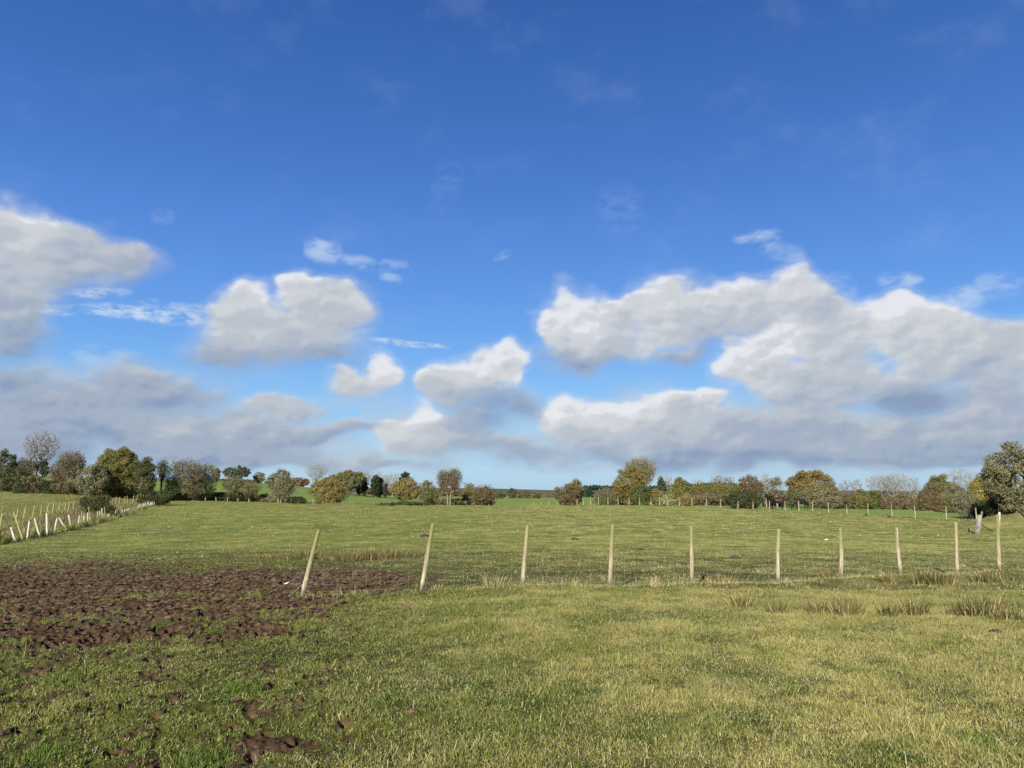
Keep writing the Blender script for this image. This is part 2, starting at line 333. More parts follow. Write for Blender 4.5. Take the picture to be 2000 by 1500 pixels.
def masks(X, Y):
    """mud, poaching, rough and lush ground, all fixed in the field"""
    Z = np.zeros_like(X); front = Y > 2
    px, py = proj(X, np.where(front, Y, 2.), Z)
    px = np.where(front, px, 3000)
    n = fbm(X * .9, Y * .9, 5, .6); nl = fbm(X * .25 + 5, Y * .25, 3)
    m = np.full(X.shape, -9.)
    for (cx, cy, rx, ry) in [(170,1163,440,56),(420,1148,190,40),(640,1134,230,27),(-60,1215,330,48),(560,1180,62,22),(190,1098,60,8),(330,1222,200,26),(-500,1180,400,50)]:
        m = np.maximum(m, 1 - ((px - cx) / rx) ** 2 - ((py - cy) / ry) ** 2)
    m = np.maximum(m, -3)
    mud = sm(m + n * 3.0 + 1.3 * fbm(X * 3.5, Y * 3.5, 4, .65), -.2, .8)
    n2 = .75 * fbm(X * 2.3 + 40, Y * 2.3, 4, .6) + .75 * fbm(X * 7 + 9, Y * 7, 3, .6)
    left = (1 - sm(px, 480, 1000)) * (py > 1030) * front
    sc = sm(n2 + .35 * nl + .22 * sm(py, 1330, 1180) , .06, .26) * left * sm(py, 1040, 1130)
    sp = sm(1 - ((px - 520) / 120) ** 2 - ((py - 1452) / 26) ** 2 + n2 * 1.3, .2, .6) * .9
    mud = np.clip(np.maximum(mud, np.maximum(sc * .8, sp)), 0, 1) * front
    poach = np.clip(np.maximum(mud, .6 * left * sm(py, 1040, 1150)), 0, 1)
    # left of the old white fence and beyond the boundary fences
    fxl = -19.9 - (Y - 31) * .384
    over = sm(fxl - X, .2, 1.2) * (Y > 18)
    yfx = np.interp(Y, [33, 60, 90, 120], [-22, -34.5, -50.5, -66.])
    strip = over * (1 - sm(yfx - X, -.5, 1.5))
    u = X / np.maximum(Y, 1)
    dfar = np.interp(u * F_PX + CX, FBX, FBD)
    hill = sm(Y - dfar, 1.0, 3.0)
    rough = np.clip(strip + over * .32 * (Y < 128) , 0, 1) * (1 - sm(Y, 118, 132))
    mx, my = at(675, 985, 104)[:2]
    bx, by = at(1985, 1000, 52)[:2]; rough = np.maximum(rough, .7 * np.exp(-((X - bx) / 3.5) ** 2 - ((Y - by) / 4.) ** 2))
    rough = np.maximum(rough, np.exp(-((X - mx) / 5.5) ** 4 - ((Y - my) / 3.) ** 2))
    # dry strip along the far fence
    rough = np.maximum(rough, .75 * np.exp(-((Y - dfar + 3) / 2.5) ** 2) * sm(px, 1280, 1420))
    lush = np.clip(hill * (1 - over * (Y < 118)), 0, 1)
    return mud, poach, rough, lush
# far boundary of the field: pixel column -> depth
FBX = [-800, 250, 320, 420, 560, 760, 960, 1200, 1400, 1500, 1560, 1620, 1700, 1790, 1850, 2000, 2600]
FBD = [118, 118, 120, 128, 126, 120, 118, 108, 100, 90, 88, 86, 80, 74, 68, 58, 50]
def detail(X, Y, mud, poach):
    r = np.hypot(X, Y)
    z = .05 * fbm(X * .35, Y * .35, 3) + .022 * fbm(X * 1.7, Y * 1.7, 3) * (1 - sm(r, 30, 90))
    z = z + .10 * fbm(X * .12 + 3, Y * .12, 2) * sm(r, 20, 50)
    near = 1 - sm(r, 28, 45)
    w, rid = worley(X * 7.0, Y * 7.0)
    hole = (1 - sm(w, .10, .42)) * sm(rid, .1, .5)
    rim = np.exp(-((w - .5) / .13) ** 2)
    z = z + near * poach * (-.14 * hole * (.3 + .7 * poach) + .022 * rim * poach + .05 * fbm(X * 4, Y * 4, 4, .65))
    z = z + near * mud * .03 * fbm(X * 11, Y * 11, 3, .65)
    w2, rid2 = worley(X * 1.4 + 7, Y * 1.4)
    z = z - near * poach * .07 * (1 - sm(w2, .05, .22)) * (rid2 > .55)
    return z
def height(X, Y, full=True):
    X = np.asarray(X, float); Y = np.asarray(Y, float)
    mud, poach, rough, lush = masks(X, Y)
    return macro(X, Y) + detail(X, Y, mud, poach)
def gz(x, y): return float(height(np.array([x]), np.array([y]))[0])
def base_at(px, Y):
    u, _ = ray(px, 980.); return np.array((u * Y, Y, gz(u * Y, Y)))

# ---------------------------------------------------------------- materials
def mat(name, rough=.85):
    m = bpy.data.materials.new(name); m.use_nodes = True; t = m.node_tree
    b = NB(t); p = t.nodes['Principled BSDF']; p.inputs['Roughness'].default_value = rough
    p.inputs['Specular IOR Level'].default_value = .25
    return m, b, p
fc = bpy.data.node_groups.new("field_colour", 'ShaderNodeTree')
for nme in ("mud", "rough", "lush"): fc.interface.new_socket(nme, in_out='INPUT', socket_type='NodeSocketFloat')
fc.interface.new_socket("P", in_out='INPUT', socket_type='NodeSocketVector')
fc.interface.new_socket("Color", in_out='OUTPUT', socket_type='NodeSocketColor')
B = NB(fc); gi = B.new('NodeGroupInput'); go = B.new('NodeGroupOutput'); P = gi.outputs[3]
G1, G2, STRAW, OLIVE = col(.100, .138, .020), col(.160, .192, .032), col(.375, .335, .115), col(.205, .205, .046)
c = B.mix(B.ss(B.noise(P, .35, 5, .6), .35, .62), G1, G2)
c = B.mix(B.ss(B.noise(B.v('ADD', P, (31, 7, 0)), .55, 7, .68), .40, .66), c, OLIVE)
sep = B.new('ShaderNodeSeparateXYZ'); B.put(sep.inputs[0], P)
dryx = B.m('MULTIPLY', B.ss(sep.outputs[0], -5., 3.5, -.10, .09), B.ss(sep.outputs[1], 13., 24., 1., .25))
sn = B.m('ADD', B.noise(B.v('ADD', P, (3, 71, 0)), 1.1, 8, .72), dryx)
c = B.mix(B.ss(sn, .44, .66), c, STRAW)
c = B.mix(B.m('MULTIPLY', B.ss(B.noise(B.v('ADD', P, (77, 3, 0)), .42, 7, .72), .50, .62), .75), c, col(.085, .105, .024))
c = B.mix(B.m('MULTIPLY', B.ss(B.noise(B.v('ADD', P, (17, 43, 0)), .16, 6, .7), .53, .68), .5), c, STRAW)
c = B.mix(B.m('MULTIPLY', B.ss(B.noise(B.v('ADD', P, (9, 9, 0)), .8, 5, .6), .60, .68), .7), c, col(.075, .13, .018))
c = B.mix(B.m('MULTIPLY', B.ss(B.noise(P, 14, 4, .7), .5, .72), .35), c, col(.035, .036, .014))
LU = B.mix(B.ss(B.noise(P, .12, 5, .6), .35, .65), col(.14, .20, .038), col(.19, .24, .052))
c = B.mix(gi.outputs[2], c, LU)
RO = B.mix(B.ss(B.noise(P, .5, 6, .65), .38, .62), col(.12, .12, .04), col(.19, .145, .07))
RO = B.mix(B.ss(B.noise(B.v('ADD', P, (5, 50, 0)), 1.6, 6, .7), .52, .7), RO, col(.09, .07, .035))
c = B.mix(gi.outputs[1], c, RO)
MU = B.mix(B.ss(B.noise(P, 3, 6, .65), .35, .65), col(.048, .028, .014), col(.108, .066, .034))
MU = B.mix(B.ss(B.noise(P, .8, 3, .5), .5, .7), MU, col(.085, .062, .030))
mm = B.ss(B.m('ADD', gi.outputs[0], B.m('MULTIPLY', B.m('SUBTRACT', B.noise(P, 7, 5, .7), .5), .9)), .35, .6)
c = B.mix(mm, c, MU)
# wooded land far away
far = B.ss(B.v('LENGTH', P), 420, 900)
FR = B.mix(B.ss(B.noise(P, .012, 6, .65), .42, .58), col(.055, .060, .045), col(.12, .13, .07))
c = B.mix(far, c, FR)
B.put(go.inputs[0], c)
def attr(B, n):
    a = B.new('ShaderNodeAttribute', attribute_name=n); return a.outputs['Fac']
def pos(B): return B.new('ShaderNodeNewGeometry').outputs['Position']
def fieldgrp(B):
    gnn = B.new('ShaderNodeGroup'); gnn.node_tree = fc
    for i, k in enumerate(("mud", "rough", "lush")): B.put(gnn.inputs[i], attr(B, k))
    B.put(gnn.inputs[3], pos(B)); return gnn.outputs[0]
M_ground, B, p = mat("field_soil_and_turf", .95)
cg = fieldgrp(B)
shaded_thatch = B.mix(1.0, cg, col(.40, .38, .38), 'MULTIPLY')     # stems and soil, with shade between the near blades put into the colour
cg = B.mix(B.m('MULTIPLY', B.ss(B.v('LENGTH', pos(B)), 12, 38, 1., 0.), B.ss(attr(B, 'mud'), .3, .6, 1., 0.)), cg, shaded_thatch)
B.put(p.inputs['Base Color'], cg)
p.inputs['Specular IOR Level'].default_value = .12
bp = B.new('ShaderNodeBump'); bp.inputs['Strength'].default_value = .9; bp.inputs['Distance'].default_value = .05
B.put(bp.inputs['Height'], B.noise(pos(B), 9, 7, .75)); B.put(p.inputs['Normal'], bp.outputs[0])
M_grass, B, p = mat("grass_blades", .7)
cg = fieldgrp(B); v = attr(B, 'v')
cg = B.mix(B.ss(v, .70, .80), cg, col(.38, .345, .16)); cg = B.mix(B.ss(v, .975, .99), cg, col(.46, .42, .26))
cg = B.mix(B.m('MULTIPLY', B.ss(v, .0, .3, 1., 0.), .6), cg, col(.085, .135, .018))
B.put(p.inputs['Base Color'], cg)
tr = B.new('ShaderNodeBsdfTranslucent'); B.put(tr.inputs[0], cg)
mxs = B.new('ShaderNodeMixShader'); mxs.inputs[0].default_value = .3
B.put(mxs.inputs[1], p.outputs[0]); B.put(mxs.inputs[2], tr.outputs[0])
B.put(M_grass.node_tree.nodes['Material Output'].inputs[0], mxs.outputs[0])

def leafmat(name, a, b, c3=None, transl=.25, rough=.75):
    m, B, p = mat(name, rough); v = attr(B, 'v')
    cc = B.mix(B.ss(v, 0., 1.), col(*[x * 1.12 for x in a]), col(*[x * 1.12 for x in b]))
    if c3: cc = B.mix(B.ss(v, .80, .95), cc, col(*c3))
    B.put(p.inputs['Base Color'], cc)
    tr = B.new('ShaderNodeBsdfTranslucent'); B.put(tr.inputs[0], cc)
    mx = B.new('ShaderNodeMixShader'); mx.inputs[0].default_value = transl
    B.put(mx.inputs[1], p.outputs[0]); B.put(mx.inputs[2], tr.outputs[0])
    B.put(m.node_tree.nodes['Material Output'].inputs[0], mx.outputs[0]); return m
L = {
 'olive': leafmat('leaf_olive', (.085, .088, .024), (.165, .152, .044)),
 'green': leafmat('leaf_green', (.055, .070, .020), (.11, .125, .036)),
 'dark': leafmat('leaf_dark_green', (.036, .044, .017), (.082, .086, .032)),
 'ivy': leafmat('leaf_ivy', (.014, .024, .012), (.035, .050, .018)),
 'grey': leafmat('leaf_grey_green', (.095, .095, .048), (.185, .172, .092)),
 'gold': leafmat('leaf_golden', (.12, .098, .032), (.20, .16, .050)),
 'ochre': leafmat('leaf_ochre', (.13, .110, .035), (.215, .18, .058)),
 'brown': leafmat('leaf_brown', (.085, .067, .034), (.16, .122, .058)),
 'orange': leafmat('leaf_orange', (.13, .078, .034), (.20, .125, .055)),
 'yellow': leafmat('leaf_yellow', (.12, .11, .030), (.30, .24, .05)),
 'gorse': leafmat('leaf_gorse', (.024, .032, .011), (.068, .074, .025)),
 'pine': leafmat('leaf_pine', (.035, .050, .028), (.085, .095, .040)),
 'fir': leafmat('leaf_fir', (.012, .028, .022), (.03, .052, .034)),
 'pale': leafmat('leaf_pale', (.17, .18, .08), (.26, .25, .13)),
 'scrub': leafmat('leaf_scrub', (.075, .062, .034), (.165, .135, .066)),
 'rush': leafmat('leaf_rush', (.045, .062, .016), (.20, .150, .060), (.42, .33, .16)),
 'dry': leafmat('leaf_dry_grass', (.20, .165, .08), (.36, .30, .16)),
}
def barkmat(name, a, b):
    m, B, p = mat(name, .9); n = B.noise(B.v('MULTIPLY', pos(B), (1, 1, .35)), 6, 5, .65)
    B.put(p.inputs['Base Color'], B.mix(B.ss(n, .35, .65), col(*a), col(*b))); return m
BK = {'pale': barkmat('bark_pale', (.15, .135, .10), (.26, .235, .18)), 'grey': barkmat('bark_grey', (.10, .085, .06), (.19, .165, .12)),
      'brown': barkmat('bark_brown', (.10, .075, .05), (.19, .15, .10)), 'dark': barkmat('bark_dark', (.035, .028, .02), (.08, .065, .045))}
def woodmat(name, a, b, top):
    m, B, p = mat(name, .85)
    tcn = B.new('ShaderNodeTexCoord'); oi = B.new('ShaderNodeObjectInfo')
    q = B.v('ADD', tcn.outputs['Object'], B.v('SCALE', (11, 7, 5), sc=oi.outputs['Random']))
    n = B.noise(B.v('MULTIPLY', q, (9, 9, 1.1)), 3, 6, .65)
    cc = B.mix(B.ss(n, .36, .64), col(*a), col(*b))
    sp_ = B.new('ShaderNodeSeparateXYZ'); B.put(sp_.inputs[0], tcn.outputs['Object'])
    lichen = B.m('MULTIPLY', B.ss(B.m('ADD', sp_.outputs[2], B.m('MULTIPLY', B.noise(q, 2.5, 4, .6), .9)), .75, 1.35), B.ss(oi.outputs['Random'], 0., 1., .35, 1.))
    cc = B.mix(lichen, cc, col(*top))
    cc = B.mix(B.ss(B.noise(B.v('MULTIPLY', q, (30, 30, 1.2)), 2.2, 3, .5), .60, .70, 0., .75), cc, col(.10, .085, .055))
    cc = B.mix(B.ss(B.m('ADD', sp_.outputs[2], B.m('MULTIPLY', n, .25)), .32, .16), cc, col(.12, .098, .06))
    B.put(p.inputs['Base Color'], cc)
    bp = B.new('ShaderNodeBump'); bp.inputs['Strength'].default_value = .5; bp.inputs['Distance'].default_value = .01
    B.put(bp.inputs['Height'], n); B.put(p.inputs['Normal'], bp.outputs[0]); return m
M_post = woodmat('post_wood', (.20, .175, .105), (.36, .32, .215), (.165, .16, .065))
M_white = woodmat('weathered_white_post', (.33, .31, .26), (.56, .54, .47), (.38, .36, .29))
M_yel = woodmat('treated_post', (.25, .23, .10), (.34, .31, .14), (.24, .23, .09))
M_old = woodmat('silvered_post', (.07, .065, .055), (.22, .205, .175), (.26, .24, .20))
M_wire, B, p = mat('galvanised_wire', .45); p.inputs['Metallic'].default_value = .7; p.inputs['Base Color'].default_value = col(.36, .35, .33)

# ---------------------------------------------------------------- ground sheet
def spaced(a, b, ratio):
    n = max(2, int(math.log(b / a) / math.log(1 + ratio))); return np.geomspace(a, b, n)
fr = R(40)
ang = np.concatenate([np.linspace(-fr, fr, 950), np.linspace(fr, 2 * math.pi - fr, 92)[1:-1]])
rad = np.concatenate([[.3, .8, 1.5, 2.2], spaced(3, 45, .0048), spaced(45, 150, .008)[1:], spaced(150, 8000, .03)[1:]])
A_, R_ = np.meshgrid(ang, rad, indexing='ij')
X = (R_ * np.sin(A_)).ravel(); Y = (R_ * np.cos(A_)).ravel()
mud, poach, rough, lush = masks(X, Y); Z = macro(X, Y) + detail(X, Y, mud, poach)
na, nr = A_.shape; idx = np.arange(na * nr).reshape(na, nr)
i2 = np.roll(idx, -1, axis=0)
F4 = np.stack([idx[:, :-1], idx[:, 1:], i2[:, 1:], i2[:, :-1]], -1).reshape(-1, 4)
V = np.stack([X, Y, Z], -1); V = np.concatenate([V, [[0, 0, Z[0]]]])
c0 = len(V) - 1
tri = np.stack([np.full(na, c0), idx[:, 0], i2[:, 0]], -1)
loops = np.concatenate([F4.ravel(), tri.ravel()]); starts = np.concatenate([np.arange(len(F4)) * 4, len(F4) * 4 + np.arange(na) * 3])
pad = lambda a: np.concatenate([a, [0.]])
ground = mesh_np("ground", V, loops, starts, None, mat=M_ground, smooth=True, attrs={'mud': pad(mud), 'rough': pad(rough), 'lush': pad(lush)})
tag(ground, "grazed pasture with churned brown mud on the left", "field", kind='structure')

# ---------------------------------------------------------------- grass
def blades(name, label, X, Y, H, Wd, lean, vtone, kinds=None):
    n = len(X); mud, poach, rough, lush = masks(X, Y)
    z = macro(X, Y) + detail(X, Y, mud, poach)
    th = rng.uniform(0, 2 * np.pi, n); fx, fy = np.cos(th), np.sin(th)            # width direction
    la = rng.uniform(0, 2 * np.pi, n); lx, ly = np.cos(la) * lean * H, np.sin(la) * lean * H
    b = np.stack([X, Y, z - .006], -1); w = np.stack([fx * Wd, fy * Wd, np.zeros(n)], -1) / 2
    m = b + np.stack([lx * .35, ly * .35, H * .6 * np.sqrt(np.clip(1 - (lean * .5) ** 2, .1, 1))], -1)
    t = b + np.stack([lx, ly, H * np.sqrt(np.clip(1 - lean ** 2 * .8, .06, 1))], -1)
    V = np.stack([b - w, b + w, m + w * .8, m - w * .8, t], 1).reshape(-1, 3)
    o = np.arange(n)[:, None] * 5
    lo = np.concatenate([o + np.array([0, 1, 2, 3]), o + np.array([3, 2, 4])], 1).ravel()
    st = (np.arange(n)[:, None] * 7 + np.array([0, 4])).ravel()
    at5 = {k: np.repeat(a, 5) for k, a in dict(mud=mud * .0, rough=rough, lush=lush, v=vtone).items()}
    ob = mesh_np(name, V, lo, st, None, mat=M_grass, attrs=at5)
    return tag(ob, label, "grass", kind='stuff')
def scatter(n, d0, d1, umax=.80):
    D = np.sqrt(rng.uniform(d0 ** 2, d1 ** 2, n)); u = rng.uniform(-umax, umax, n); return D * u, D
def keep_prob(X, Y, thin):
    mud, poach, rough, lush = masks(X, Y)
    cl = fbm(X * 3.1, Y * 3.1, 3, .6)
    return (1 - np.clip(mud * 1.6, 0, .985)) * np.clip(.82 + cl * .7 - poach * thin, .08, 1), mud, poach, rough, lush, cl
def layer(name, label, n, d0, d1, h, w, um=.80):
    X, Y = scatter(n, d0, d1, um); k, mud, poach, rough, lush, cl = keep_prob(X, Y, .12)
    s = rng.random(n) < k; X, Y, rough, lush, cl, poach = X[s], Y[s], rough[s], lush[s], cl[s], poach[s]; m = len(X)
    tus = sm(fbm(X * 1.3 + 20, Y * 1.3, 3), .15, .5)
    H = h * rng.lognormal(0, .48, m) * (.72 + .5 * cl.clip(-.5, 1) + 1.1 * tus) * (1 + 2.2 * rough) * (1 - .25 * poach) * (1 - .5 * lush * (Y > 60))
    lean = np.clip(rng.beta(2.6, 1.2, m) * 1.05, 0, 1.05)
    v = rng.random(m); v = np.clip(v + .10 * fbm(X * .8, Y * .8 + 50, 4) + .03 * sm(X, -3, 4) - .03, 0, .99)
    lean = np.where(v > .68, np.maximum(lean, rng.uniform(.72, 1.05, m)), lean)
    blades(name, label, X, Y, H, w * rng.uniform(.6, 1.4, m), lean, v)
layer("grass", "short green and straw grass blades covering the near pasture", 1600000, 4., 13.5, .031, .0050)
layer("grass", "grass blades over the middle of the field beyond the post fence", 420000, 13.5, 38, .030, .011)
layer("grass", "coarser grass over the far part of the field", 190000, 38, 128, .045, .04)
# darker tussocky clumps through the middle and far field
X, Y = scatter(420000, 18.5, 112, .8); q = .6 * fbm(X * .55 + 11, Y * .55, 4, .6) + .5 * fbm(X * 1.9, Y * 1.9 + 8, 3, .6); mud, poach, rough, lush = masks(X, Y)
s = (q > .20) & (mud < .5) & (lush < .5) & (rng.random(len(X)) < .22 + .5 * sm(Y, 30, 80)); X, Y, q = X[s], Y[s], q[s]; m = len(X)
blades("tussock_grass", "darker green tussocky grass dotted over the field beyond the post fence", X, Y, rng.uniform(.05, .12, m) * (1 + sm(q, .2, .5)), np.interp(Y, [15, 100], [.012, .05]), rng.uniform(.1, .9, m), rng.choice([.02, .1, .3, .5, .78], m))
# long straws lying in the near turf
X, Y = scatter(20000, 4, 16); k, mud, *_ = keep_prob(X, Y, .0); s = (mud < .6) & (rng.random(len(X)) < (.18 + .6 * sm(X, -4, 3)) * (.25 + 1.5 * sm(fbm(X * .9 + 60, Y * .9, 3), -.1, .35))); X, Y = X[s], Y[s]; m = len(X)
blades("dead_grass", "long pale straws lying loose across the near turf", X, Y, rng.uniform(.05, .13, m), np.full(m, .0036), rng.uniform(.7, 1.08, m), rng.uniform(.96, .99, m))
# tall seeding fringe along the front fence
n = 5200; t = rng.uniform(0, 1, n); uu = np.interp(t, [0, 1], [fx_u[0], .78]); dd = np.interp(uu, fx_u, fx_d) + rng.normal(-.12, .16, n)
s = fbm(uu * dd * .8, dd * 0 + 3, 4, .6) + rng.normal(0, .15, n) > -.08; uu, dd = uu[s], dd[s]; m = len(uu)
blades("fringe_grass", "taller pale grass fringe growing along the foot of the post fence", uu * dd, dd, rng.lognormal(math.log(.05), .5, m).clip(.02, .24), np.full(m, .006), rng.uniform(0, .9, m), rng.choice([.3, .5, .76, .85, .97], m))
# ditch strip between the old white fence and the treated-post fence
n = 60000; Y = rng.uniform(27, 112, n) ; fxl = -19.9 - (Y - 31) * .384; yfx = np.interp(Y, [33, 60, 90, 120], [-22, -34.5, -50.5, -66.])
X = fxl - .25 - rng.uniform(0, 1, n) * np.maximum(1.2, fxl - yfx + 1.5); m = n
blades("dead_grass", "tall brown dead grass in the ditch behind the leaning white posts", X, Y, rng.lognormal(math.log(.30), .35, m) * (.55 + .9 * sm(fbm(X * .3, Y * .3, 3), -.3, .4)), np.full(m, .03), rng.uniform(.1, .95, m), rng.choice([.2, .5, .6, .76], m))

# ---------------------------------------------------------------- fences
def post_mesh(name, base, top, r, m, parent, k=9, bend=.0, nail=False):
    base, top = np.asarray(base, float), np.asarray(top, float); a = Acc(); d = top - base; pts = []; rd = []
    sb = np.array([random.uniform(-1, 1), random.uniform(-1, 1), 0]) * bend
    for i, t in enumerate((-.12, 0, .2, .45, .7, .9, .985, 1.0)):
        pts.append(d * t + sb * math.sin(max(t, 0) * 3.14)); rd.append(r * (1.06 - .14 * t) * random.uniform(.95 - r * .6, 1.05 + r * .6) * (.78 if i == 7 else 1))
    a.tube(pts, rd, k)
    o = a.build(name, m, parent=parent, smooth=False)
    o.location = [float(c) for c in (base - np.array(parent.location))]
    return o
TOPS = [(623,1035),(846,1022),(1031,1026),(1197,1024),(1350,1028),(1521,1033),(1641,1030),(1751,1030),(1867,1020),(1948,1005)]
WPX = [10, 9.5, 9, 9, 8.5, 8, 8, 8, 7.5, 8]
bases = []
for p_ in fence_pts:
    bases.append(np.array((p_[0], p_[1], gz(p_[0], p_[1]))))
ff = empty("wire_fence", bases[0], "thin wire fence on ten weathered round posts across the near field", "fence")
for i, (b, tp, wp) in enumerate(zip(bases, TOPS, WPX)):
    Y0 = b[1]; top = at(tp[0], tp[1], Y0 + random.uniform(-.04, .04))
    post_mesh("fence_post", b, top, wp * .86 / F_PX * Y0 / 2, M_post, ff, bend=.012)
# an eleventh post beyond the right edge carries the wire on
b = base_at(2080, 17.3); post_mesh("fence_post", b, b + np.array((.02, 0, 1.1)), .045, M_post, ff)
bases.append(b)
net = Acc(); off = np.array(ff.location)
def sag(a, b, t, s): p = a * (1 - t) + b * t; p = p.copy(); p[2] -= s * 4 * t * (1 - t); return p
for i in range(len(bases) - 1):
    a0, b0 = bases[i], bases[i + 1]
    hs_ = [.10, .22, .34, .47, .62] if i < 3 else [.08, .2, .33, .46, .6]
    for j, hgt in enumerate(hs_):
        P0, P1 = a0 + np.array((0, -.05, hgt)), b0 + np.array((0, -.05, hgt))
        net.tube([sag(P0, P1, t, .05 + .02 * j) - off for t in np.linspace(0, 1, 9)], [.0015] * 9, 3, cap=False)
    for t in np.arange(.05, 1, .12):
        P0, P1 = a0 + np.array((0, -.05, hs_[0])), b0 + np.array((0, -.05, hs_[0]))
        lo_ = sag(P0, P1, t, .05); hi_ = sag(P0 + (0, 0, hs_[-1] - hs_[0]), P1 + (0, 0, hs_[-1] - hs_[0]), t, .13)
        net.tube([lo_ - off, hi_ - off], [.0012] * 2, 3, cap=False)
net.build("wire_netting", M_wire, parent=ff)
# loose ends trailing into the mud from the end post
lw = Acc(); B0 = bases[0]
for (p0, p1, p2, dz) in [((596,1118),(572,1134),(515,1163),0), ((592,1133),(575,1146),(562,1166),0), ((592,1140),(578,1152),(560,1168),0), ((573,1128),(572,1145),(566,1162),0)]:
    e = on_plane(*p2, z=-.02); q0 = at(*p0, 12.65); q1 = at(*p1, (12.65 + e[1]) / 2)
    pts = [q0 * (1 - t) ** 2 + q1 * 2 * t * (1 - t) + e * t * t - off for t in np.linspace(0, 1, 9)]
    lw.tube(pts, [.0028] * 9, 4, cap=False)
lw.build("loose_wire", M_wire, parent=ff)
M_plas, B, p = mat('white_insulator', .4); p.inputs['Base Color'].default_value = col(.75, .8, .85)
ins = Acc(); c0_ = at(560, 1139, 12.6) - off; ins.tube([c0_ + (-.035, 0, -.01), c0_, c0_ + (.035, 0, .015)], [.004, .008, .004], 6); ins.build("insulator", M_plas, parent=ff)

# old leaning white posts (pixel base, top, thin brown?)
WP = [((38.4,1061.6),(25.6,1032),0),((52,1062),(29.2,1007.6),1),((59.6,1057),(62.4,1018.8),0),((84,1054),(72.4,1017.2),0),((97.6,1052),(90.8,1009.6),0),
 ((111.2,1041),(113.2,1010.4),0),((134.8,1040),(119.6,1014.4),0),((144,1035),(137.2,1006.4),0),((156.5,1026),(157.5,1003),0),((160.5,1025),(162.5,993.5),1),
 ((165.5,1024),(165,1005),0),((174.5,1024),(171.5,1001.5),0),((181,1023),(172.5,991),1),((183,1024),(176,1013),0),((193,1019),(194,1000),0),((198,1019),(197,1000.5),0),
 ((202,1018),(199.7,995.5),0),((207,1017),(203,1007),0),((208,1012),(204,987.5),1),((210,1010),(214,999.5),0),((226.5,1007),(227,994),0),((232,1007),(232.5,995),0),
 ((238,1006),(241.5,996.5),0),((244,1003),(247,995),0),((246.5,1007),(254,997.5),0),((259,1003),(258.5,997),0),((267.5,999),(274,988.5),0)]
for i in range(17):
    x = 272 + i * 2.7; yb = 999 - i * .33; WP.append(((x, yb), (x + random.uniform(-1.2, 1.2) + (4 if i > 14 else 0), yb - random.uniform(7.5, 10.5)), 0))
wf = None
dep = lambda px: float(np.interp(px, [30, 97, 144, 175, 200, 227, 250, 268, 316], [31, 38, 46, 54, 62, 72, 82, 90, 112]))
for (pb, pt, thin) in WP:
    Y0 = dep(pb[0]); b = base_at(pb[0], Y0)
    if wf is None: wf = empty("old_fence", b, "tumbledown line of leaning whitish posts along the ditch on the left", "fence")
    dx = (pt[0] - pb[0]) / F_PX * Y0; dh = max(.35, (pb[1] - pt[1]) / F_PX * Y0)
    o = post_mesh("fence_post", b, b + np.array((dx, random.uniform(-.12, .12), dh)), (.026 if thin else .043) * random.uniform(.9, 1.15), M_yel if thin else M_white, wf, k=7, bend=.01)
    if thin: o['label'] = "thin greenish brown leaning stake"
# treated yellow-green posts behind the ditch
YP = [((2,1040),(7.5,989)),((34,1008),(37,988)),((47.5,1014),(52,984.5)),((65.5,1003),(68.5,984)),((81.5,1000),(82,983)),((92.5,1000),(96,983)),((103,1004),(106.5,982.5)),
 ((115,1002),(117,982.5)),((127.5,999),(128.5,980)),((134.5,995),(135.5,980)),((143.8,988),(144,982)),((226,990),(227,984)),((233,990),(233.5,984)),((243.5,992),(243.8,984.5)),((248,993),(248.5,983.5)),
 ((259.5,994),(260.3,984)),((267,990),(267.5,983)),((273,989),(273.5,983)),((279,988),(279.3,983))]
yf = None
dy = lambda px: float(np.interp(px, [0, 48, 104, 144, 230, 280], [33, 55, 72, 82, 100, 112]))
for (pb, pt) in YP:
    Y0 = dy(pb[0]); b = base_at(pb[0], Y0)
    if yf is None: yf = empty("post_fence", b, "straight fence of slim yellow-green posts behind the brown ditch grass", "fence")
    b = b - np.array((0, 0, .05)); post_mesh("fence_post", b, b + np.array(((pt[0] - pb[0]) / F_PX * Y0 * .9, 0, 1.15)), .042, M_yel, yf, k=6)
# boundary fence on the right, far side of the field
BPX = [(1116,128),(1131,127),(1085,128),(1043,128),(1056,128),(1070,128)] if 0 else []
FB = [(1043,122,.5),(1057,122,.5),(1072,122,.55),(1088,122,.6),(1101.5,118,.7),(1117,116,.8),(1127,113,.95),(1139,113,1.05),(1154,111,1.1),(1169,113,1.1),(1187.5,112,1.15),(1207.5,112,1.15),(1228.5,111,1.15),(1249,110,1.15),(1271.5,109,1.15),
 (1288,108,1.25),(1303,107,1.15),(1327,106,1.15),(1351.5,103,1.15),(1379.5,101,1.15),(1407,98,1.15),(1441,94,1.0),(1470,92,1.0),(1502,90,1.15),(1533,88,1.2),(1559.5,87,1.2),(1586.5,86,1.2),(1617,84,1.2),(1653.5,82,1.15),(1694,80,1.15),(1741,75,1.15),(1786,72,1.15),(1845.5,67,1.15),(1905,60,1.1),(2003,50,1.3)]
rf = None; rb = []
for (px, Y0, h_) in FB:
    b = base_at(px, Y0)
    if rf is None: rf = empty("boundary_fence", b, "long boundary fence of slim pale posts in front of the horses and right-hand trees", "fence")
    post_mesh("fence_post", b, b + np.array((random.uniform(-.06, .06), 0, h_)), .05 if px not in (1288, 1559.5) else .065, M_post, rf, k=6)
    rb.append(b)
net = Acc(); off = np.array(rf.location)
for i in range(8, len(rb) - 2):
    for hgt in (.25, .55, .9): net.tube([rb[i] + (0, 0, hgt) - off, rb[i + 1] + (0, 0, hgt) - off], [.0035] * 2, 3, cap=False)
net.build("wire", M_wire, parent=rf)
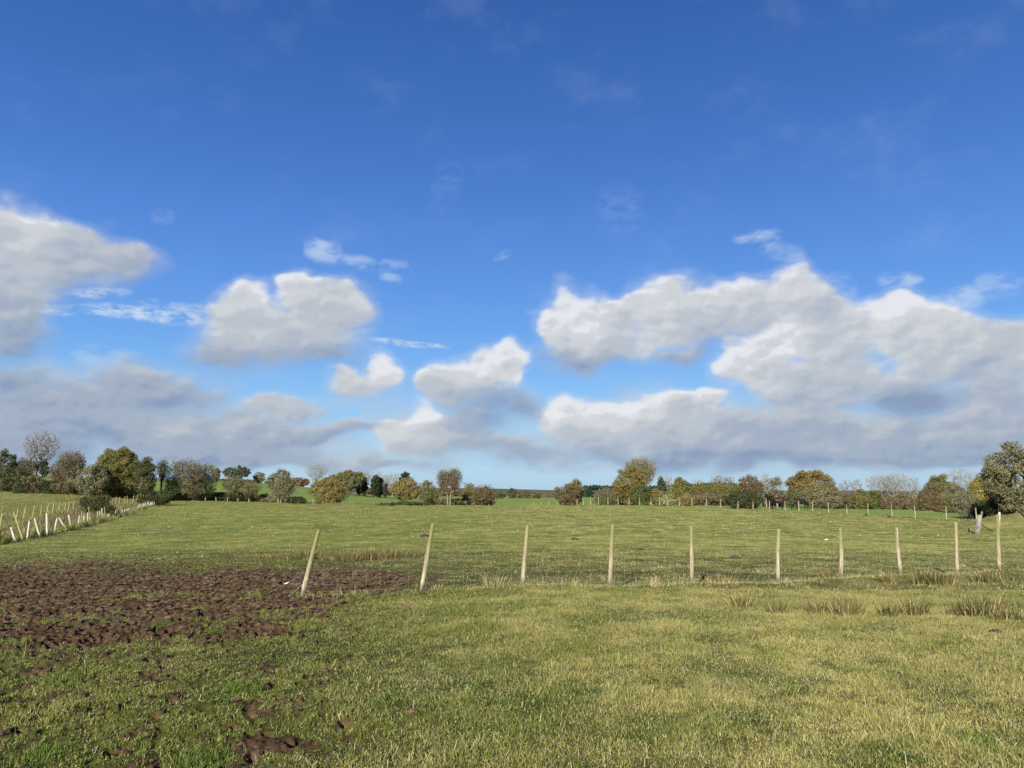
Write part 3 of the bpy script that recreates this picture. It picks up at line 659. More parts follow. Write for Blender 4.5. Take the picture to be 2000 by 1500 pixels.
# left back boundary: short posts in front of the dark hedge
lf = None
for px in (401, 422, 444, 464.5, 486, 548, 568.5, 590.5, 611, 637):
    b = base_at(px, 127)
    if lf is None: lf = empty("boundary_fence", b, "row of short pale posts in front of the dark hedge at the back left", "fence")
    post_mesh("fence_post", b, b + np.array((random.uniform(-.08, .08), 0, random.uniform(.6, .75))), .055, M_post, lf, k=6)
# silvered strainer post with its strut, right
b = base_at(1903, 43); sp_ = empty("strainer_post", b, "thick silvered old gate post leaning right beside the grassy bank", "post")
top = b + np.array((10 / F_PX * 43, 0, 42 / F_PX * 43)); post_mesh("post", b, b + (top - b) * .86, .13, M_old, sp_, k=8, bend=.03); post_mesh("post_top", b + (top - b) * .7 + np.array((.05, 0, 0)), top + np.array((.09, 0, .02)), .06, M_old, sp_, k=6, bend=.02)
sa = Acc(); q0 = b + np.array((.2, .1, .62)); q1 = b + np.array((.95, .1, .12)); o_ = np.array(sp_.location)
sa.tube([q0 - o_, (q0 + q1) / 2 - o_, q1 - o_], [.03, .03, .028], 6); sa.build("strut", BK['dark'], parent=sp_)
b = base_at(1944, 41); s2 = empty("broken_post", b, "short whitish post leaning right just behind the rightmost fence post", "post")
post_mesh("post", b, at(1952, 1000, 41), .06, M_white, s2, k=8)

# ---------------------------------------------------------------- plants
def quat_frames(n):
    a = rng.normal(size=(n, 3)); a /= np.linalg.norm(a, axis=1)[:, None]; b = rng.normal(size=(n, 3))
    b -= (a * b).sum(1)[:, None] * a; b /= np.linalg.norm(b, axis=1)[:, None]; return a, b
def leaf_mesh(name, C, size, tone, m, parent, up=0., aspect=1.6, out=None):
    n = len(C); a, b = quat_frames(n)
    if out is not None:      # leaves face roughly outwards from their bough
        nn = out + rng.normal(size=(n, 3)) * .55; nn /= np.linalg.norm(nn, axis=1)[:, None] + 1e-9
        a -= (a * nn).sum(1)[:, None] * nn; a /= np.linalg.norm(a, axis=1)[:, None]; b = np.cross(nn, a)
    if up: a = a + np.array((0, 0, up)); a /= np.linalg.norm(a, axis=1)[:, None]; b -= (a * b).sum(1)[:, None] * a; b /= np.linalg.norm(b, axis=1)[:, None]
    s = size * rng.uniform(.6, 1.35, n)[:, None]
    V = np.stack([C - a * s * aspect / 2, C + b * s / 2, C + a * s * aspect / 2, C - b * s / 2], 1).reshape(-1, 3)
    return quads(name, V, np.arange(4 * n).reshape(-1, 4), mat=m, parent=parent, attrs={'v': np.repeat(np.clip(tone, 0, 1), 4)})
def envelope(n, w, dpt, z0, z1, shape='round', shell=0.):
    """random points in a crown: half-width w, depth dpt, between heights z0 and z1"""
    P = rng.normal(size=(n, 3)); P /= np.linalg.norm(P, axis=1)[:, None]
    r = rng.uniform(shell ** 2, 1, n) ** (1 / 3.); P *= r[:, None]
    h = (P[:, 2] + 1) / 2
    wf_ = {'round': 1, 'crown': 1.0 + .12 * np.sin(h * 3.1), 'fan': .45 + .75 * h, 'cone': 1.25 * (1 - h) + .08, 'dome': 1.05, 'col': 1.}[shape]
    if shape == 'dome': h = np.clip(h * 1.25 - .25, 0, 1) ** .8
    if shape == 'crown': h = np.clip(h * 1.12 - .12, 0, 1) ** .9
    return np.stack([P[:, 0] * w * wf_, P[:, 1] * dpt * wf_, z0 + h * (z1 - z0)], -1)
def skeleton(targets, root, lean=0.):
    """grow a branch tree from the root to every target, nearest node first"""
    nodes = [np.array(root, float)]; par = [-1]; plen = [0.]
    for tz in (.5,):
        nodes.append(np.array((root[0] * (1 - tz) + np.mean(targets[:, 0]) * tz * .4, root[1], root[2] + (targets[:, 2].min() - root[2]) * .9 + .05))); par.append(0); plen.append(float(np.linalg.norm(nodes[1] - nodes[0])))
    order = np.argsort(np.linalg.norm(targets - nodes[1], axis=1))
    N = np.zeros((3 * len(targets) + 4, 3)); PL = np.zeros(len(N)); N[0], N[1] = nodes; PL[1] = plen[1]; cnt = 2
    for o_ in order:
        t = targets[o_]; d = np.linalg.norm(N[1:cnt] - t, axis=1); k = int(np.argmin(d * d + .12 * PL[1:cnt] * d)) + 1
        dist = d[k - 1]; steps = 2 if dist > .8 else 1; prev = k
        for s_ in range(1, steps + 1):
            q = N[k] + (t - N[k]) * s_ / steps
            if s_ < steps: q = q + rng.normal(0, .07 * dist, 3) + (0, 0, -.03 * dist)
            N[cnt] = q; par.append(prev); PL[cnt] = PL[prev] + dist / steps; prev = cnt; cnt += 1
    N = N[:cnt]; w = np.zeros(cnt); haschild = np.zeros(cnt, bool)
    for i in range(1, cnt): haschild[par[i]] = True
    w[~haschild] = 1
    for i in range(cnt - 1, 0, -1): w[par[i]] += w[i]
    return N, np.array(par), w, ~haschild
def branch_mesh(name, N, par, w, rtrunk, m, parent, k=4, minr=.008):
    rr = np.maximum(minr, rtrunk * (w / w.max()) ** .48); i = np.arange(1, len(N)); a, b = N[par[i]], N[i]
    ra, rb_ = np.minimum(rr[par[i]], rr[i] * 1.6), rr[i]
    t = b - a; t /= np.linalg.norm(t, axis=1)[:, None] + 1e-9
    h = np.where(np.abs(t[:, :1]) < .8, np.array([[1., 0, 0]]), np.array([[0, 1., 0]])); x = np.cross(t, h); x /= np.linalg.norm(x, axis=1)[:, None]; y = np.cross(t, x)
    an = np.arange(k) * 2 * np.pi / k
    ring = np.cos(an)[None, :, None] * x[:, None] + np.sin(an)[None, :, None] * y[:, None]
    V = np.concatenate([a[:, None] + ring * ra[:, None, None], b[:, None] + ring * rb_[:, None, None]], 1).reshape(-1, 3)
    j = np.arange(k); f = np.stack([j, (j + 1) % k, (j + 1) % k + k, j + k], -1)
    Fq = (np.arange(len(i))[:, None, None] * 2 * k + f[None]).reshape(-1, 4)
    return quads(name, V, Fq, mat=m, parent=parent, smooth=True)
def twig_mesh(name, P0, L_, wdt, m, parent, out, up=.25, n_per=4):
    P0 = np.repeat(P0, n_per, 0); n = len(P0); d = rng.normal(size=(n, 3)) * .75 + np.repeat(out, n_per, 0) * 1.0 + np.array((0, 0, up)); d /= np.linalg.norm(d, axis=1)[:, None]
    l = L_ * rng.uniform(.4, 1.2, n)[:, None]; side = np.cross(d, rng.normal(size=(n, 3))); side /= np.linalg.norm(side, axis=1)[:, None]
    mid = P0 + d * l * .55 + rng.normal(0, .06, (n, 3)) * l; tip = mid + (d * .8 + rng.normal(0, .3, (n, 3))) * l * .5; w = side * wdt / 2
    V = np.stack([P0 - w, P0 + w, mid + w * .75, mid - w * .75, tip + w * .35, tip - w * .35], 1).reshape(-1, 3)
    o = np.arange(n)[:, None] * 6
    return quads(name, V, np.concatenate([o + np.array([0, 1, 2, 3]), o + np.array([3, 2, 4, 5])], 1).reshape(-1, 4), mat=m, parent=parent)

def fit(P, ax, lo, hi):
    a, b = P[:, ax].min(), P[:, ax].max(); P[:, ax] = lo + (P[:, ax] - a) / (b - a + 1e-9) * max(hi - lo, .05)
def leafy(name, label, cat, px, top, hw, Y, leaf, bark='brown', c0=.25, shape='crown', dens=1., lumps=None, lsz=None, tpx=None, group=None, gaps=.5, trunk_r=None, stems=1, sink=.1, deep=.8, basez=None):
    b = base_at(px, Y); root = base_at(tpx if tpx is not None else px, Y)
    e = empty(name, root, label, cat, group); o0 = np.array(e.location)
    H = at(px, top, Y)[2] - root[2]; w = hw / F_PX * Y; cx = b[0] - root[0]
    area = 2 * w * H * (1 - c0 * .75); nl = int(np.clip((lumps or area * 1.5) * 2.0, 16, 120))
    lsz = lsz or max(.065, Y * .00098); lr = np.clip(math.sqrt(area / nl) * .92, .2, 1.9); c0 = c0 * .75
    z0 = H * c0
    LC = envelope(nl, max(w * 1.04 - lr * .6, .1), max(w * deep - lr * .6, .1), z0 + lr * .35, H - lr * .62, shape, .45)
    fit(LC, 0, -(w - lr * .72), w - lr * .72); fit(LC, 2, z0 + lr * .35, H - lr * .72); LC[:, 0] += cx
    LR = lr * rng.uniform(.6, 1.25, nl)
    if stems:
        if shape not in ('cone', 'dome') and c0 > .02:
            ex = envelope(26, w * .85, w * .7, z0, H * .92, 'round' if shape == 'cone' else shape); ex[:, 0] += cx; T = np.concatenate([LC, ex])
        else: T = LC
        N, par, wt, tips = skeleton(T, (0, 0, -.15)); branch_mesh('trunk', N, par, wt, trunk_r or max(.06, H * .030), BK[bark], e, k=5)
    cnt = int(area / lsz ** 2 * 6.0 * dens); k = rng.choice(nl, cnt, p=LR ** 2 / (LR ** 2).sum())
    d = rng.normal(size=(cnt, 3)); d /= np.linalg.norm(d, axis=1)[:, None]; rr = LR[k] * rng.beta(3, 1.5, cnt) * 1.15
    C = LC[k] + d * rr[:, None] * np.array((1, 1, .82)) + rng.normal(0, .05 * lr, (cnt, 3))
    # foliage filling the inside of the crown between the boughs
    ni = int(cnt * (.20 if gaps < .4 else .42)); CI = envelope(ni, w * .86, w * deep * .8, z0 + .02 * H, H * .93, shape, .3); CI[:, 0] += cx
    C = np.concatenate([C, CI]); di = CI - np.array((cx, 0, (z0 + H) / 2)); di /= np.linalg.norm(di, axis=1)[:, None] + 1e-9
    d = np.concatenate([d, di]); k = np.concatenate([k, rng.integers(0, nl, ni)]); cnt += ni
    lt = rng.uniform(.1, .9, nl)
    n3 = fbm(C[:, 0] * 1.6 + px, C[:, 2] * 1.6 + C[:, 1], 3)
    sel = (n3 + .35 * rng.normal(size=cnt) > -gaps - .3) & (C[:, 2] > -.02); C, k, d = C[sel], k[sel], d[sel]
    leaf_mesh('crown', C, lsz, lt[k] * .45 + rng.random(len(k)) * .55, L[leaf], e, out=d + np.array((0, 0, .25)))
    return e
def bare(name, label, px, top, hw, Y, bark='grey', c0=.25, shape='fan', n=260, twig=.55, tw=.016, per=5, tpx=None, lean=0., ivy=None, leaves=None, group=None, trunk_r=None, fine=1., cat='bare tree', lfr=.3):
    b = base_at(px, Y); root = base_at(tpx if tpx is not None else px, Y); e = empty(name, root, label, cat, group)
    H = at(px, top, Y)[2] - root[2]; w = hw / F_PX * Y; cx = b[0] - root[0]
    n = int(n * 1.5); T = envelope(n, w * .9, w * .75, H * c0, H * .95, shape, .12); fit(T, 0, -w * .93, w * .93); fit(T, 2, H * c0, H * .94); T[:, 0] += cx + lean * (T[:, 2] / H) ** 2 * w
    N, par, wt, tips = skeleton(T, (0, 0, -.15)); branch_mesh('trunk', N, par, wt, trunk_r or H * .026, BK[bark], e, k=4, minr=.012 * Y / 120)
    i = np.arange(2, len(N)); outd = N[i] - N[par[i]]; outd /= np.linalg.norm(outd, axis=1)[:, None] + 1e-9
    sel = wt[i] < 14; twig_mesh('crown', N[i][sel], twig * H / 6, tw * .75 * Y / 120 * fine, BK[bark], e, outd[sel], n_per=per + 2)
    if ivy:
        z = rng.uniform(.0, ivy, 1800); s = np.concatenate([[0], np.cumsum(np.ones(5))]);
        main = N[(wt > wt.max() * .22)]; kk = rng.integers(0, len(main), 1500); pr = par[np.where(wt > wt.max() * .22)[0]][kk]
        t = rng.random(1500)[:, None]; C = main[kk] * t + N[np.maximum(pr, 0)] * (1 - t); C = C + rng.normal(0, H * .032, C.shape); C = C[(C[:, 2] < ivy * H) & (C[:, 2] > 0)]
        leaf_mesh('ivy', C, Y * .0011, rng.random(len(C)), L['ivy'], e)
    if leaves:
        base_ = N[i][sel]; kk = rng.integers(0, len(base_), int(len(base_) * 13 * lfr / .3)); C = base_[kk] + rng.normal(0, .30, (len(kk), 3))
        leaf_mesh('foliage', C, Y * .00095, rng.random(len(C)), L[leaves], e)
    return e
def bush(name, label, px, top, hw, Y, leaf, cat='bush', **kw):
    kw.setdefault('c0', .0); kw.setdefault('shape', 'dome'); kw.setdefault('gaps', .9); kw.setdefault('deep', .9)
    return leafy(name, label, cat, px, top, hw, Y, leaf, **kw)

# ---- left side
leafy('tree', 'dark green tree cut by the left edge of the picture', 'tree', 6, 878, 20, 132, 'dark', c0=.25, gaps=.25, dens=.8)
bush('hedge', 'dense dark green hedge clump at the far left edge', 22, 912, 36, 126, 'dark', cat='hedge')
bare('bare_tree', 'small grey-brown twiggy tree left of the tall bare tree', 40, 893, 19, 133, 'grey', leaves='scrub')
bare('bare_tree', 'tall bare tree standing highest on the left skyline', 72, 834, 36, 205, 'grey', c0=.16, n=640, per=5, tpx=64, ivy=.3, twig=.36, trunk_r=.46, tw=.011)
leafy('ivy_tree', 'short dark ivy-covered trunk just right of the tallest bare tree', 'tree', 82, 897, 9, 200, 'ivy', c0=.05, shape='col', gaps=.3)
bare('bare_tree', 'thin brown twiggy tree with a slim trunk left of the big olive tree', 135, 878, 26, 128, 'grey', c0=.3, n=300, tpx=137, leaves='scrub')
bare('bare_tree', 'low brown twiggy tree behind the scrub near the left', 112, 902, 19, 133, 'brown', n=200, leaves='scrub')
bush('scrub_bush', 'brown scrubby bush below the tall bare tree', 66, 928, 24, 122, 'scrub')
bush('scrub_bush', 'dark brown bramble patch in the middle of the left hedge line', 97, 937, 26, 120, 'gorse')
bush('scrub_bush', 'brown bramble patch left of the big olive tree', 130, 938, 26, 120, 'scrub')
bush('scrub_bush', 'small dark green bush below the dark left hedge', 40, 944, 16, 118, 'gorse')
leafy('tree', 'biggest rounded olive-green tree on the left', 'tree', 226, 872, 50, 121, 'olive', c0=.02, gaps=1.3, dens=1.4, lumps=56, shape='crown', deep=.75)
leafy('tree', 'grey-green willow against the left flank of the big olive tree', 'tree', 180, 903, 33, 117, 'grey', c0=.15, gaps=.35, dens=.8, tpx=172)
leafy('tree', 'dark green tree against the right flank of the big olive tree', 'tree', 281, 893, 22, 119, 'dark', c0=.06, gaps=.5)
bare('bare_tree', 'scraggy dark half-dead tree right of the big olive tree', 313, 896, 10, 124, 'dark', n=90, c0=.45, leaves='dark')
bare('bare_tree', 'wide brown-grey tree with thin foliage behind the rounded gorse', 358, 895, 40, 126, 'brown', c0=.06, n=420, leaves='scrub', cat='tree', lfr=.32, shape='crown')
bare('bare_tree', 'brown-grey tree with thin foliage at the right end of the left group', 396, 903, 26, 129, 'grey', c0=.05, n=240, leaves='grey', cat='tree', lfr=.28, shape='crown')
bush('gorse_bush', 'large rounded dark gorse bush at the far end of the white posts', 312, 954, 25, 106, 'gorse', cat='gorse', dens=1.3)
bush('gorse_bush', 'smaller gorse bush left of the large rounded one', 281, 968, 13, 108, 'gorse', cat='gorse')
bush('gorse_bush', 'spreading dark gorse bush beside the leaning white posts', 187, 965, 29, 72, 'gorse', cat='gorse', dens=1.3)
bush('gorse_bush', 'low dark gorse clump hanging over the white posts', 217, 985, 11, 69, 'gorse', cat='gorse')
bush('hedge', 'dark hedge standing in for the shade beneath the big olive-green tree', 232, 948, 66, 127, 'dark', cat='hedge', lumps=40)  # dark leaves added in place of the shade under the olive tree
bush('hedge', 'dark shaded hedge under the brown-grey trees', 370, 962, 40, 130, 'gorse', cat='hedge')
bush('hedge', 'dark hedge running behind the short pale posts', 450, 960, 70, 134, 'gorse', cat='hedge', lumps=40)
bush('hedge', 'brown hedge right of the dark one behind the short posts', 540, 968, 54, 134, 'scrub', cat='hedge', lumps=34)
# ---- hill crest, centre left
bare('bare_tree', 'thin pale bare sapling on the hill crest', 411, 903, 12, 255, 'pale', n=110, c0=.3)
leafy('ivy_tree', 'small olive ivy clump on the hill crest', 'tree', 421, 913, 7, 250, 'olive', c0=.1)
leafy('pine_tree', 'flat-topped dark pine on the hill crest', 'tree', 459, 909, 27, 250, 'pine', bark='dark', c0=.30, gaps=.3)
leafy('small_tree', 'small grey-green tree behind the hill crest', 'tree', 504, 920, 12, 255, 'grey', c0=.1, gaps=.3)
bare('bare_tree', 'sparse grey-brown tree below the flat-topped pine', 454, 932, 20, 131, 'grey', n=170, leaves='grey', c0=.3)
bare('bare_tree', 'forked dark-limbed bare tree on the green slope', 488, 938, 22, 131, 'dark', n=120, c0=.25, leaves='brown', lfr=.15)
leafy('willow_tree', 'tall grey-green willow in front of the green slope', 'tree', 543, 915, 25, 129, 'grey', c0=.25, gaps=.25, dens=.75, bark='grey')
bare('willow_tree', 'many-stemmed twiggy willow right of the tall grey-green one', 557, 930, 17, 128, 'grey', n=220, c0=.15, leaves='grey', cat='tree')
bush('gorse_bush', 'dark low gorse bush behind the short pale posts', 583, 971, 16, 127, 'gorse', cat='gorse')
leafy('autumn_tree', 'rust-orange autumn tree on the far hill', 'tree', 584, 932, 20, 330, 'orange', c0=.02, gaps=.8)
leafy('autumn_tree', 'smaller rust-orange tree right of the pale bare one', 'tree', 650, 926, 18, 330, 'orange', c0=.02, gaps=.8)
bare('bare_tree', 'pale bare fan-shaped tree above the orange trees', 616, 904, 23, 300, 'pale', n=300, c0=.3, tw=.012)
leafy('ochre_tree', 'broad ochre-green bushy tree behind the spoil mound', 'tree', 645, 932, 42, 121, 'ochre', c0=.10, gaps=.45)
leafy('oak_tree', 'olive oak rising behind the ochre bushy tree', 'tree', 684, 917, 30, 235, 'olive', bark='dark', c0=.35, gaps=.4)
leafy('oak_tree', 'lower dark olive oak left of the taller one', 'tree', 664, 922, 16, 240, 'olive', bark='dark', c0=.35, gaps=.4)
bare('bare_tree', 'bare crown above the first ivy column', 712, 918, 13, 242, 'grey', n=130, c0=.3)
bare('bare_tree', 'bare crown above the second ivy column', 735, 918, 14, 246, 'pale', n=130, c0=.3)
leafy('ivy_tree', 'slim dark ivy column nearest the olive oak', 'tree', 711, 930, 7, 238, 'ivy', c0=.0, shape='col')
leafy('ivy_tree', 'thicker dark ivy-clad tree in the row of columns', 'tree', 733, 926, 11, 238, 'ivy', c0=.0, shape='col')
leafy('ivy_tree', 'dark green tree joined to the thicker ivy column', 'tree', 742, 933, 8, 240, 'dark', c0=.05, shape='col')
leafy('ivy_tree', 'pointed dark ivy column standing apart on the right', 'tree', 753, 943, 5, 240, 'ivy', c0=.0, shape='cone')
leafy('small_tree', 'dark low ivy stump under the olive oak', 'tree', 700, 945, 5, 238, 'ivy', c0=.0, shape='col')
bare('bare_tree', 'pale bare fan tree left of the dark fir', 766, 921, 20, 290, 'pale', n=260, c0=.25, tw=.012)
bare('bare_tree', 'small pale bare tree between ivy columns and fan tree', 750, 926, 12, 292, 'pale', n=120, c0=.25, tw=.012)
leafy('fir_tree', 'dark blue-green fir top behind the ochre leaning tree', 'tree', 791, 920, 15, 265, 'fir', bark='dark', c0=.0, gaps=.5)
leafy('ochre_tree', 'ochre bushy tree on a dark leaning trunk', 'tree', 791, 932, 30, 119, 'ochre', bark='dark', c0=.28, gaps=.45, tpx=784, trunk_r=.2)
leafy('willow_tree', 'grey-green tree right of the ochre leaning tree', 'tree', 833, 937, 22, 141, 'grey', c0=.2, gaps=.2, dens=.75)
bush('bush', 'dark green bush at the foot of the grey-green tree', 840, 953, 16, 133, 'green')
bare('bare_tree', 'twin-stemmed bare tree with pale trunks standing alone at centre', 866, 916, 12, 119, 'grey', n=240, c0=.36, tpx=875, trunk_r=.13, leaves='brown', lfr=.12)
bare('bare_tree', 'taller stem of the twin bare trees at centre', 887, 912, 13, 119, 'grey', n=280, c0=.34, tpx=879, trunk_r=.15, leaves='brown', lfr=.12)
leafy('small_tree', 'yellow-green thin tree right of the twin bare trees', 'tree', 915, 941, 17, 128, 'olive', c0=.2, gaps=.15, dens=.6)
bare('bare_tree', 'round brown-grey twiggy bush at the right end of the centre group', 945, 949, 25, 122, 'brown', n=300, c0=.1, leaves='brown', cat='bush', shape='round')
bush('hedge', 'low brown hedge at the feet of the twin bare trees', 905, 972, 62, 126, 'scrub', cat='hedge', lumps=36)
bush('gorse_bush', 'low dark gorse strip under the ochre leaning tree', 800, 979, 36, 116, 'gorse', cat='gorse', lumps=26)
bush('gorse_bush', 'low dark gorse strip left of the leaning trunk', 752, 982, 20, 113, 'gorse', cat='gorse')
# ---- distance at the centre
for px, tp, hw, lf_, lb in [(978, 962, 10, 'dark', 'dark low tree, leftmost in the distant row'), (1000, 953, 9, 'pine', 'tallest pine in the distant row at centre'), (1013, 958, 7, 'scrub', 'brown tree right of the tallest distant pine'),
                            (1026, 957, 10, 'brown', 'brown rounded tree in the distant row'), (1040, 960, 9, 'scrub', 'brown tree at the right of the distant row'), (1052, 964, 6, 'dark', 'small dark tree ending the distant row')]:
    leafy('distant_tree', lb, 'tree', px, tp, hw, 345, lf_, c0=.0, gaps=.4, deep=.8)
leafy('distant_tree', 'pale brown low tree far off left of the round copse', 'tree', 1070, 967, 16, 420, 'scrub', c0=0.)
# ---- round copse and right side
leafy('round_tree', 'round brown-green copse standing alone right of centre', 'tree', 1110, 943, 27, 117, 'brown', c0=.03, gaps=.6)
leafy('round_tree', 'taller olive crown on the right of the lone round copse', 'tree', 1126, 934, 15, 119, 'gold', c0=.1, gaps=.35)
bare('bare_tree', 'pale grey-brown bush left of the big oak', 1182, 956, 19, 118, 'grey', n=240, c0=.08, leaves='grey', cat='bush', shape='round')
bush('bush', 'dark green low bush left of the big oak', 1185, 969, 18, 114, 'green')
bare('oak_tree', 'bare crown of the tallest oak right of centre with ivy on its limbs', 1252, 889, 33, 124, 'grey', n=420, c0=.3, tpx=1248, ivy=.8, per=4, twig=.45, trunk_r=.24, cat='tree', leaves='ochre', lfr=.22)
leafy('oak_tree', 'golden-brown leafy oak under the tallest bare crown', 'tree', 1230, 910, 34, 119, 'gold', c0=.06, gaps=.4)
leafy('bush', 'rounded dark green tree in front of the golden oak', 'tree', 1249, 945, 24, 114, 'green', c0=.0, gaps=.7)
leafy('bush', 'small golden bush right of the rounded dark one', 'bush', 1281, 953, 13, 115, 'gold', c0=.0)
leafy('pine_tree', 'small dark pine right of the big oak', 'tree', 1292, 931, 10, 150, 'pine', bark='dark', c0=.15, gaps=.4)
bare('bare_tree', 'thin pale bare tree right of the small pine', 1308, 927, 9, 155, 'pale', n=100, c0=.3)
leafy('oak_tree', 'olive round-topped oak between pine and bare trees', 'tree', 1331, 931, 20, 130, 'olive', bark='dark', c0=.15, gaps=.4)
bush('bush', 'pale green round bush behind the middle fence posts', 1304, 964, 15, 111, 'pale')
bush('bush', 'yellowish bush behind the middle fence posts', 1340, 962, 15, 111, 'ochre')
for px, tp, hw, lb in [(1372, 944, 24, 'grey-olive scrub tree below the windswept bare trees'), (1408, 948, 24, 'grey-olive scrub tree in the middle of the far scrub'), (1440, 950, 22, 'grey-olive scrub tree left of the large gorse')]:
    bare('scrub_tree', lb, px, tp, hw, 124, 'grey', n=260, c0=.05, leaves='olive', cat='tree', shape='round', lfr=.9)
bush('hedge', 'olive-brown hedge running behind the foot of the big oak', 1215, 962, 55, 127, 'scrub', cat='hedge', lumps=36)
bush('hedge', 'olive hedge below the round-topped oak left of the scrub trees', 1318, 955, 34, 124, 'olive', cat='hedge', lumps=30)
bush('hedge', 'grey-green thicket behind the pale-stemmed birch', 1520, 958, 36, 130, 'grey', cat='hedge', lumps=26)
bush('hedge', 'grey-brown thicket behind the grey-olive willow', 1860, 955, 40, 126, 'scrub', cat='hedge', lumps=30)
bush('hedge', 'dark tangled hedge behind the fence left of the gorse', 1385, 960, 62, 120, 'scrub', cat='hedge', lumps=36)
bare('bare_tree', 'windswept bare tree above the scrub', 1397, 926, 13, 160, 'grey', n=120, c0=.5, lean=.4, tpx=1393)
bare('bare_tree', 'second windswept bare tree right of the first', 1420, 928, 13, 162, 'grey', n=120, c0=.5, lean=.4, tpx=1412)
bare('bare_tree', 'faint pale bare tree behind the olive oak', 1362, 934, 12, 170, 'pale', n=100, c0=.3)
leafy('oak_tree', 'brown-leaved tree behind the large gorse', 'tree', 1466, 925, 25, 122, 'brown', c0=.1, gaps=.25, dens=.8)
bush('gorse_bush', 'large dark gorse bush left of the standing horses', 1452, 957, 37, 98, 'gorse', cat='gorse', dens=1.3, lumps=40)
bare('birch_tree', 'pale-stemmed bare birch behind the standing horses', 1497, 922, 9, 128, 'pale', n=130, c0=.3, cat='tree')
leafy('birch_tree', 'grey-green thin-leaved tree behind the standing horses', 'tree', 1518, 930, 17, 126, 'grey', bark='pale', c0=.25, gaps=.15, dens=.65)
leafy('oak_tree', 'large golden-olive oak behind the grazing horse', 'tree', 1586, 918, 48, 128, 'gold', bark='dark', c0=.15, gaps=.4, dens=1.1)
leafy('willow_bush', 'wide grey-green bush in front of the golden-olive oak', 'bush', 1598, 948, 42, 119, 'grey', c0=.0, gaps=.5, dens=.9)
bush('bush', 'bright green bush left of the grazing horse', 1550, 960, 14, 114, 'green')
bush('hedge', 'low grey-brown hedge right of the golden-olive oak', 1645, 966, 34, 127, 'scrub', cat='hedge')
bare('bare_tree', 'small grey bare tree right of the golden-olive oak', 1654, 934, 14, 133, 'grey', n=140, c0=.2, ivy=.45)
leafy('ivy_tree', 'rounded olive ivy-clad tree near the right-hand bare trees', 'tree', 1682, 954, 14, 125, 'olive', c0=.0)
bare('bare_tree', 'bare top rising above the rounded ivy-clad tree', 1677, 933, 9, 130, 'pale', n=110, c0=.3)
bare('bare_tree', 'left of the two wide pale bare trees on the right', 1722, 925, 30, 133, 'pale', n=380, c0=.22, tpx=1738, tw=.018)
bare('bare_tree', 'right of the two wide pale bare trees on the right', 1752, 921, 28, 131, 'pale', n=400, c0=.22, tpx=1748, tw=.018)
leafy('ivy_tree', 'grey-green ivy bush under the left wide bare tree', 'tree', 1710, 957, 13, 126, 'green', c0=.0, gaps=.4)
bare('bare_tree', 'smaller pale bare tree right of the two wide ones', 1786, 930, 14, 135, 'pale', n=160, c0=.2)
bare('scrub_bush', 'brown twiggy bush under the wide bare trees', 1762, 963, 15, 127, 'brown', n=130, c0=.05, leaves='scrub', cat='bush', shape='round')
bush('hedge', 'long low brown hedge under the right-hand bare trees', 1745, 968, 66, 128, 'scrub', cat='hedge', lumps=40)
leafy('oak_tree', 'olive round-topped oak left of the wide grey bare tree', 'tree', 1836, 926, 25, 124, 'olive', c0=.2, gaps=.4)
leafy('autumn_tree', 'orange-brown tree in front of the olive round-topped oak', 'tree', 1818, 944, 25, 112, 'brown', c0=.03, gaps=.5)
bare('bare_tree', 'wide grey bare tree behind the yellow tree', 1882, 913, 36, 128, 'pale', n=420, c0=.2, tw=.018)
leafy('willow_bush', 'grey-olive willow between the orange-brown and yellow trees', 'tree', 1868, 944, 29, 98, 'grey', c0=.12, gaps=.4, dens=.9)
leafy('willow_bush', 'grey willow with drooping stems left of the silvered post', 'tree', 1893, 962, 22, 72, 'grey', c0=.2, gaps=.3, dens=.8, tpx=1890)
leafy('yellow_tree', 'yellow-leaved tree left of the big right-hand tree', 'tree', 1918, 926, 22, 88, 'yellow', c0=.25, gaps=.35)
bush('bush', 'dark shaded bush under the yellow tree', 1920, 976, 26, 72, 'ivy')
leafy('big_tree', 'large grey-olive tree cut by the right edge', 'tree', 1992, 862, 66, 60, 'grey', bark='grey', c0=.16, gaps=.12, dens=.9, lsz=.085, lumps=60, tpx=2012)
leafy('big_tree', 'olive-leaved tree joined to the left of the big grey one', 'tree', 1958, 905, 30, 63, 'olive', bark='grey', c0=.2, gaps=.3, dens=.8, lsz=.08, tpx=1990)
bush('bush', 'dark tangled undergrowth beneath the big right-hand tree', 1965, 978, 34, 62, 'ivy')
# distant conifer plantation and wooded skyline: one mass
def wood(label, px0, px1, Y0, n, tops, m, hcone=8.):
    P = []; nn = 46
    for _ in range(n):
        px = rng.uniform(px0, px1); Yd = Y0 + rng.uniform(0, 60); b = base_at(px, Yd); H = at(px, np.interp(px, *tops) + rng.normal(0, 1.0), Yd)[2] - b[2]
        h = rng.random(nn) ** .8; r = (1 - h) * H * .2 + .1; a = rng.uniform(0, 6.28, nn); P.append(b + np.stack([np.cos(a) * r, np.sin(a) * r, h * H], -1))
    P = np.concatenate(P); o = leaf_mesh("distant_wood", P, .9, rng.random(len(P)), L[m], None)
    return tag(o, label, 'wood', kind='stuff')
wood('dark conifer plantation far behind the field right of centre', 1135, 1500, 430, 360, ([1135, 1160, 1240, 1400, 1500], [951, 949, 952, 944, 946]), 'fir')
wood('low brown wooded skyline far off at centre', 900, 1140, 620, 260, ([900, 1000, 1100, 1140], [958, 966, 966, 962]), 'brown')
wood('brown wooded skyline far off behind the centre-left trees', 700, 905, 520, 240, ([700, 800, 905], [955, 957, 956]), 'brown')
wood('dark low hedge line behind the left hill', 380, 560, 340, 120, ([380, 460, 560], [936, 938, 944]), 'scrub')
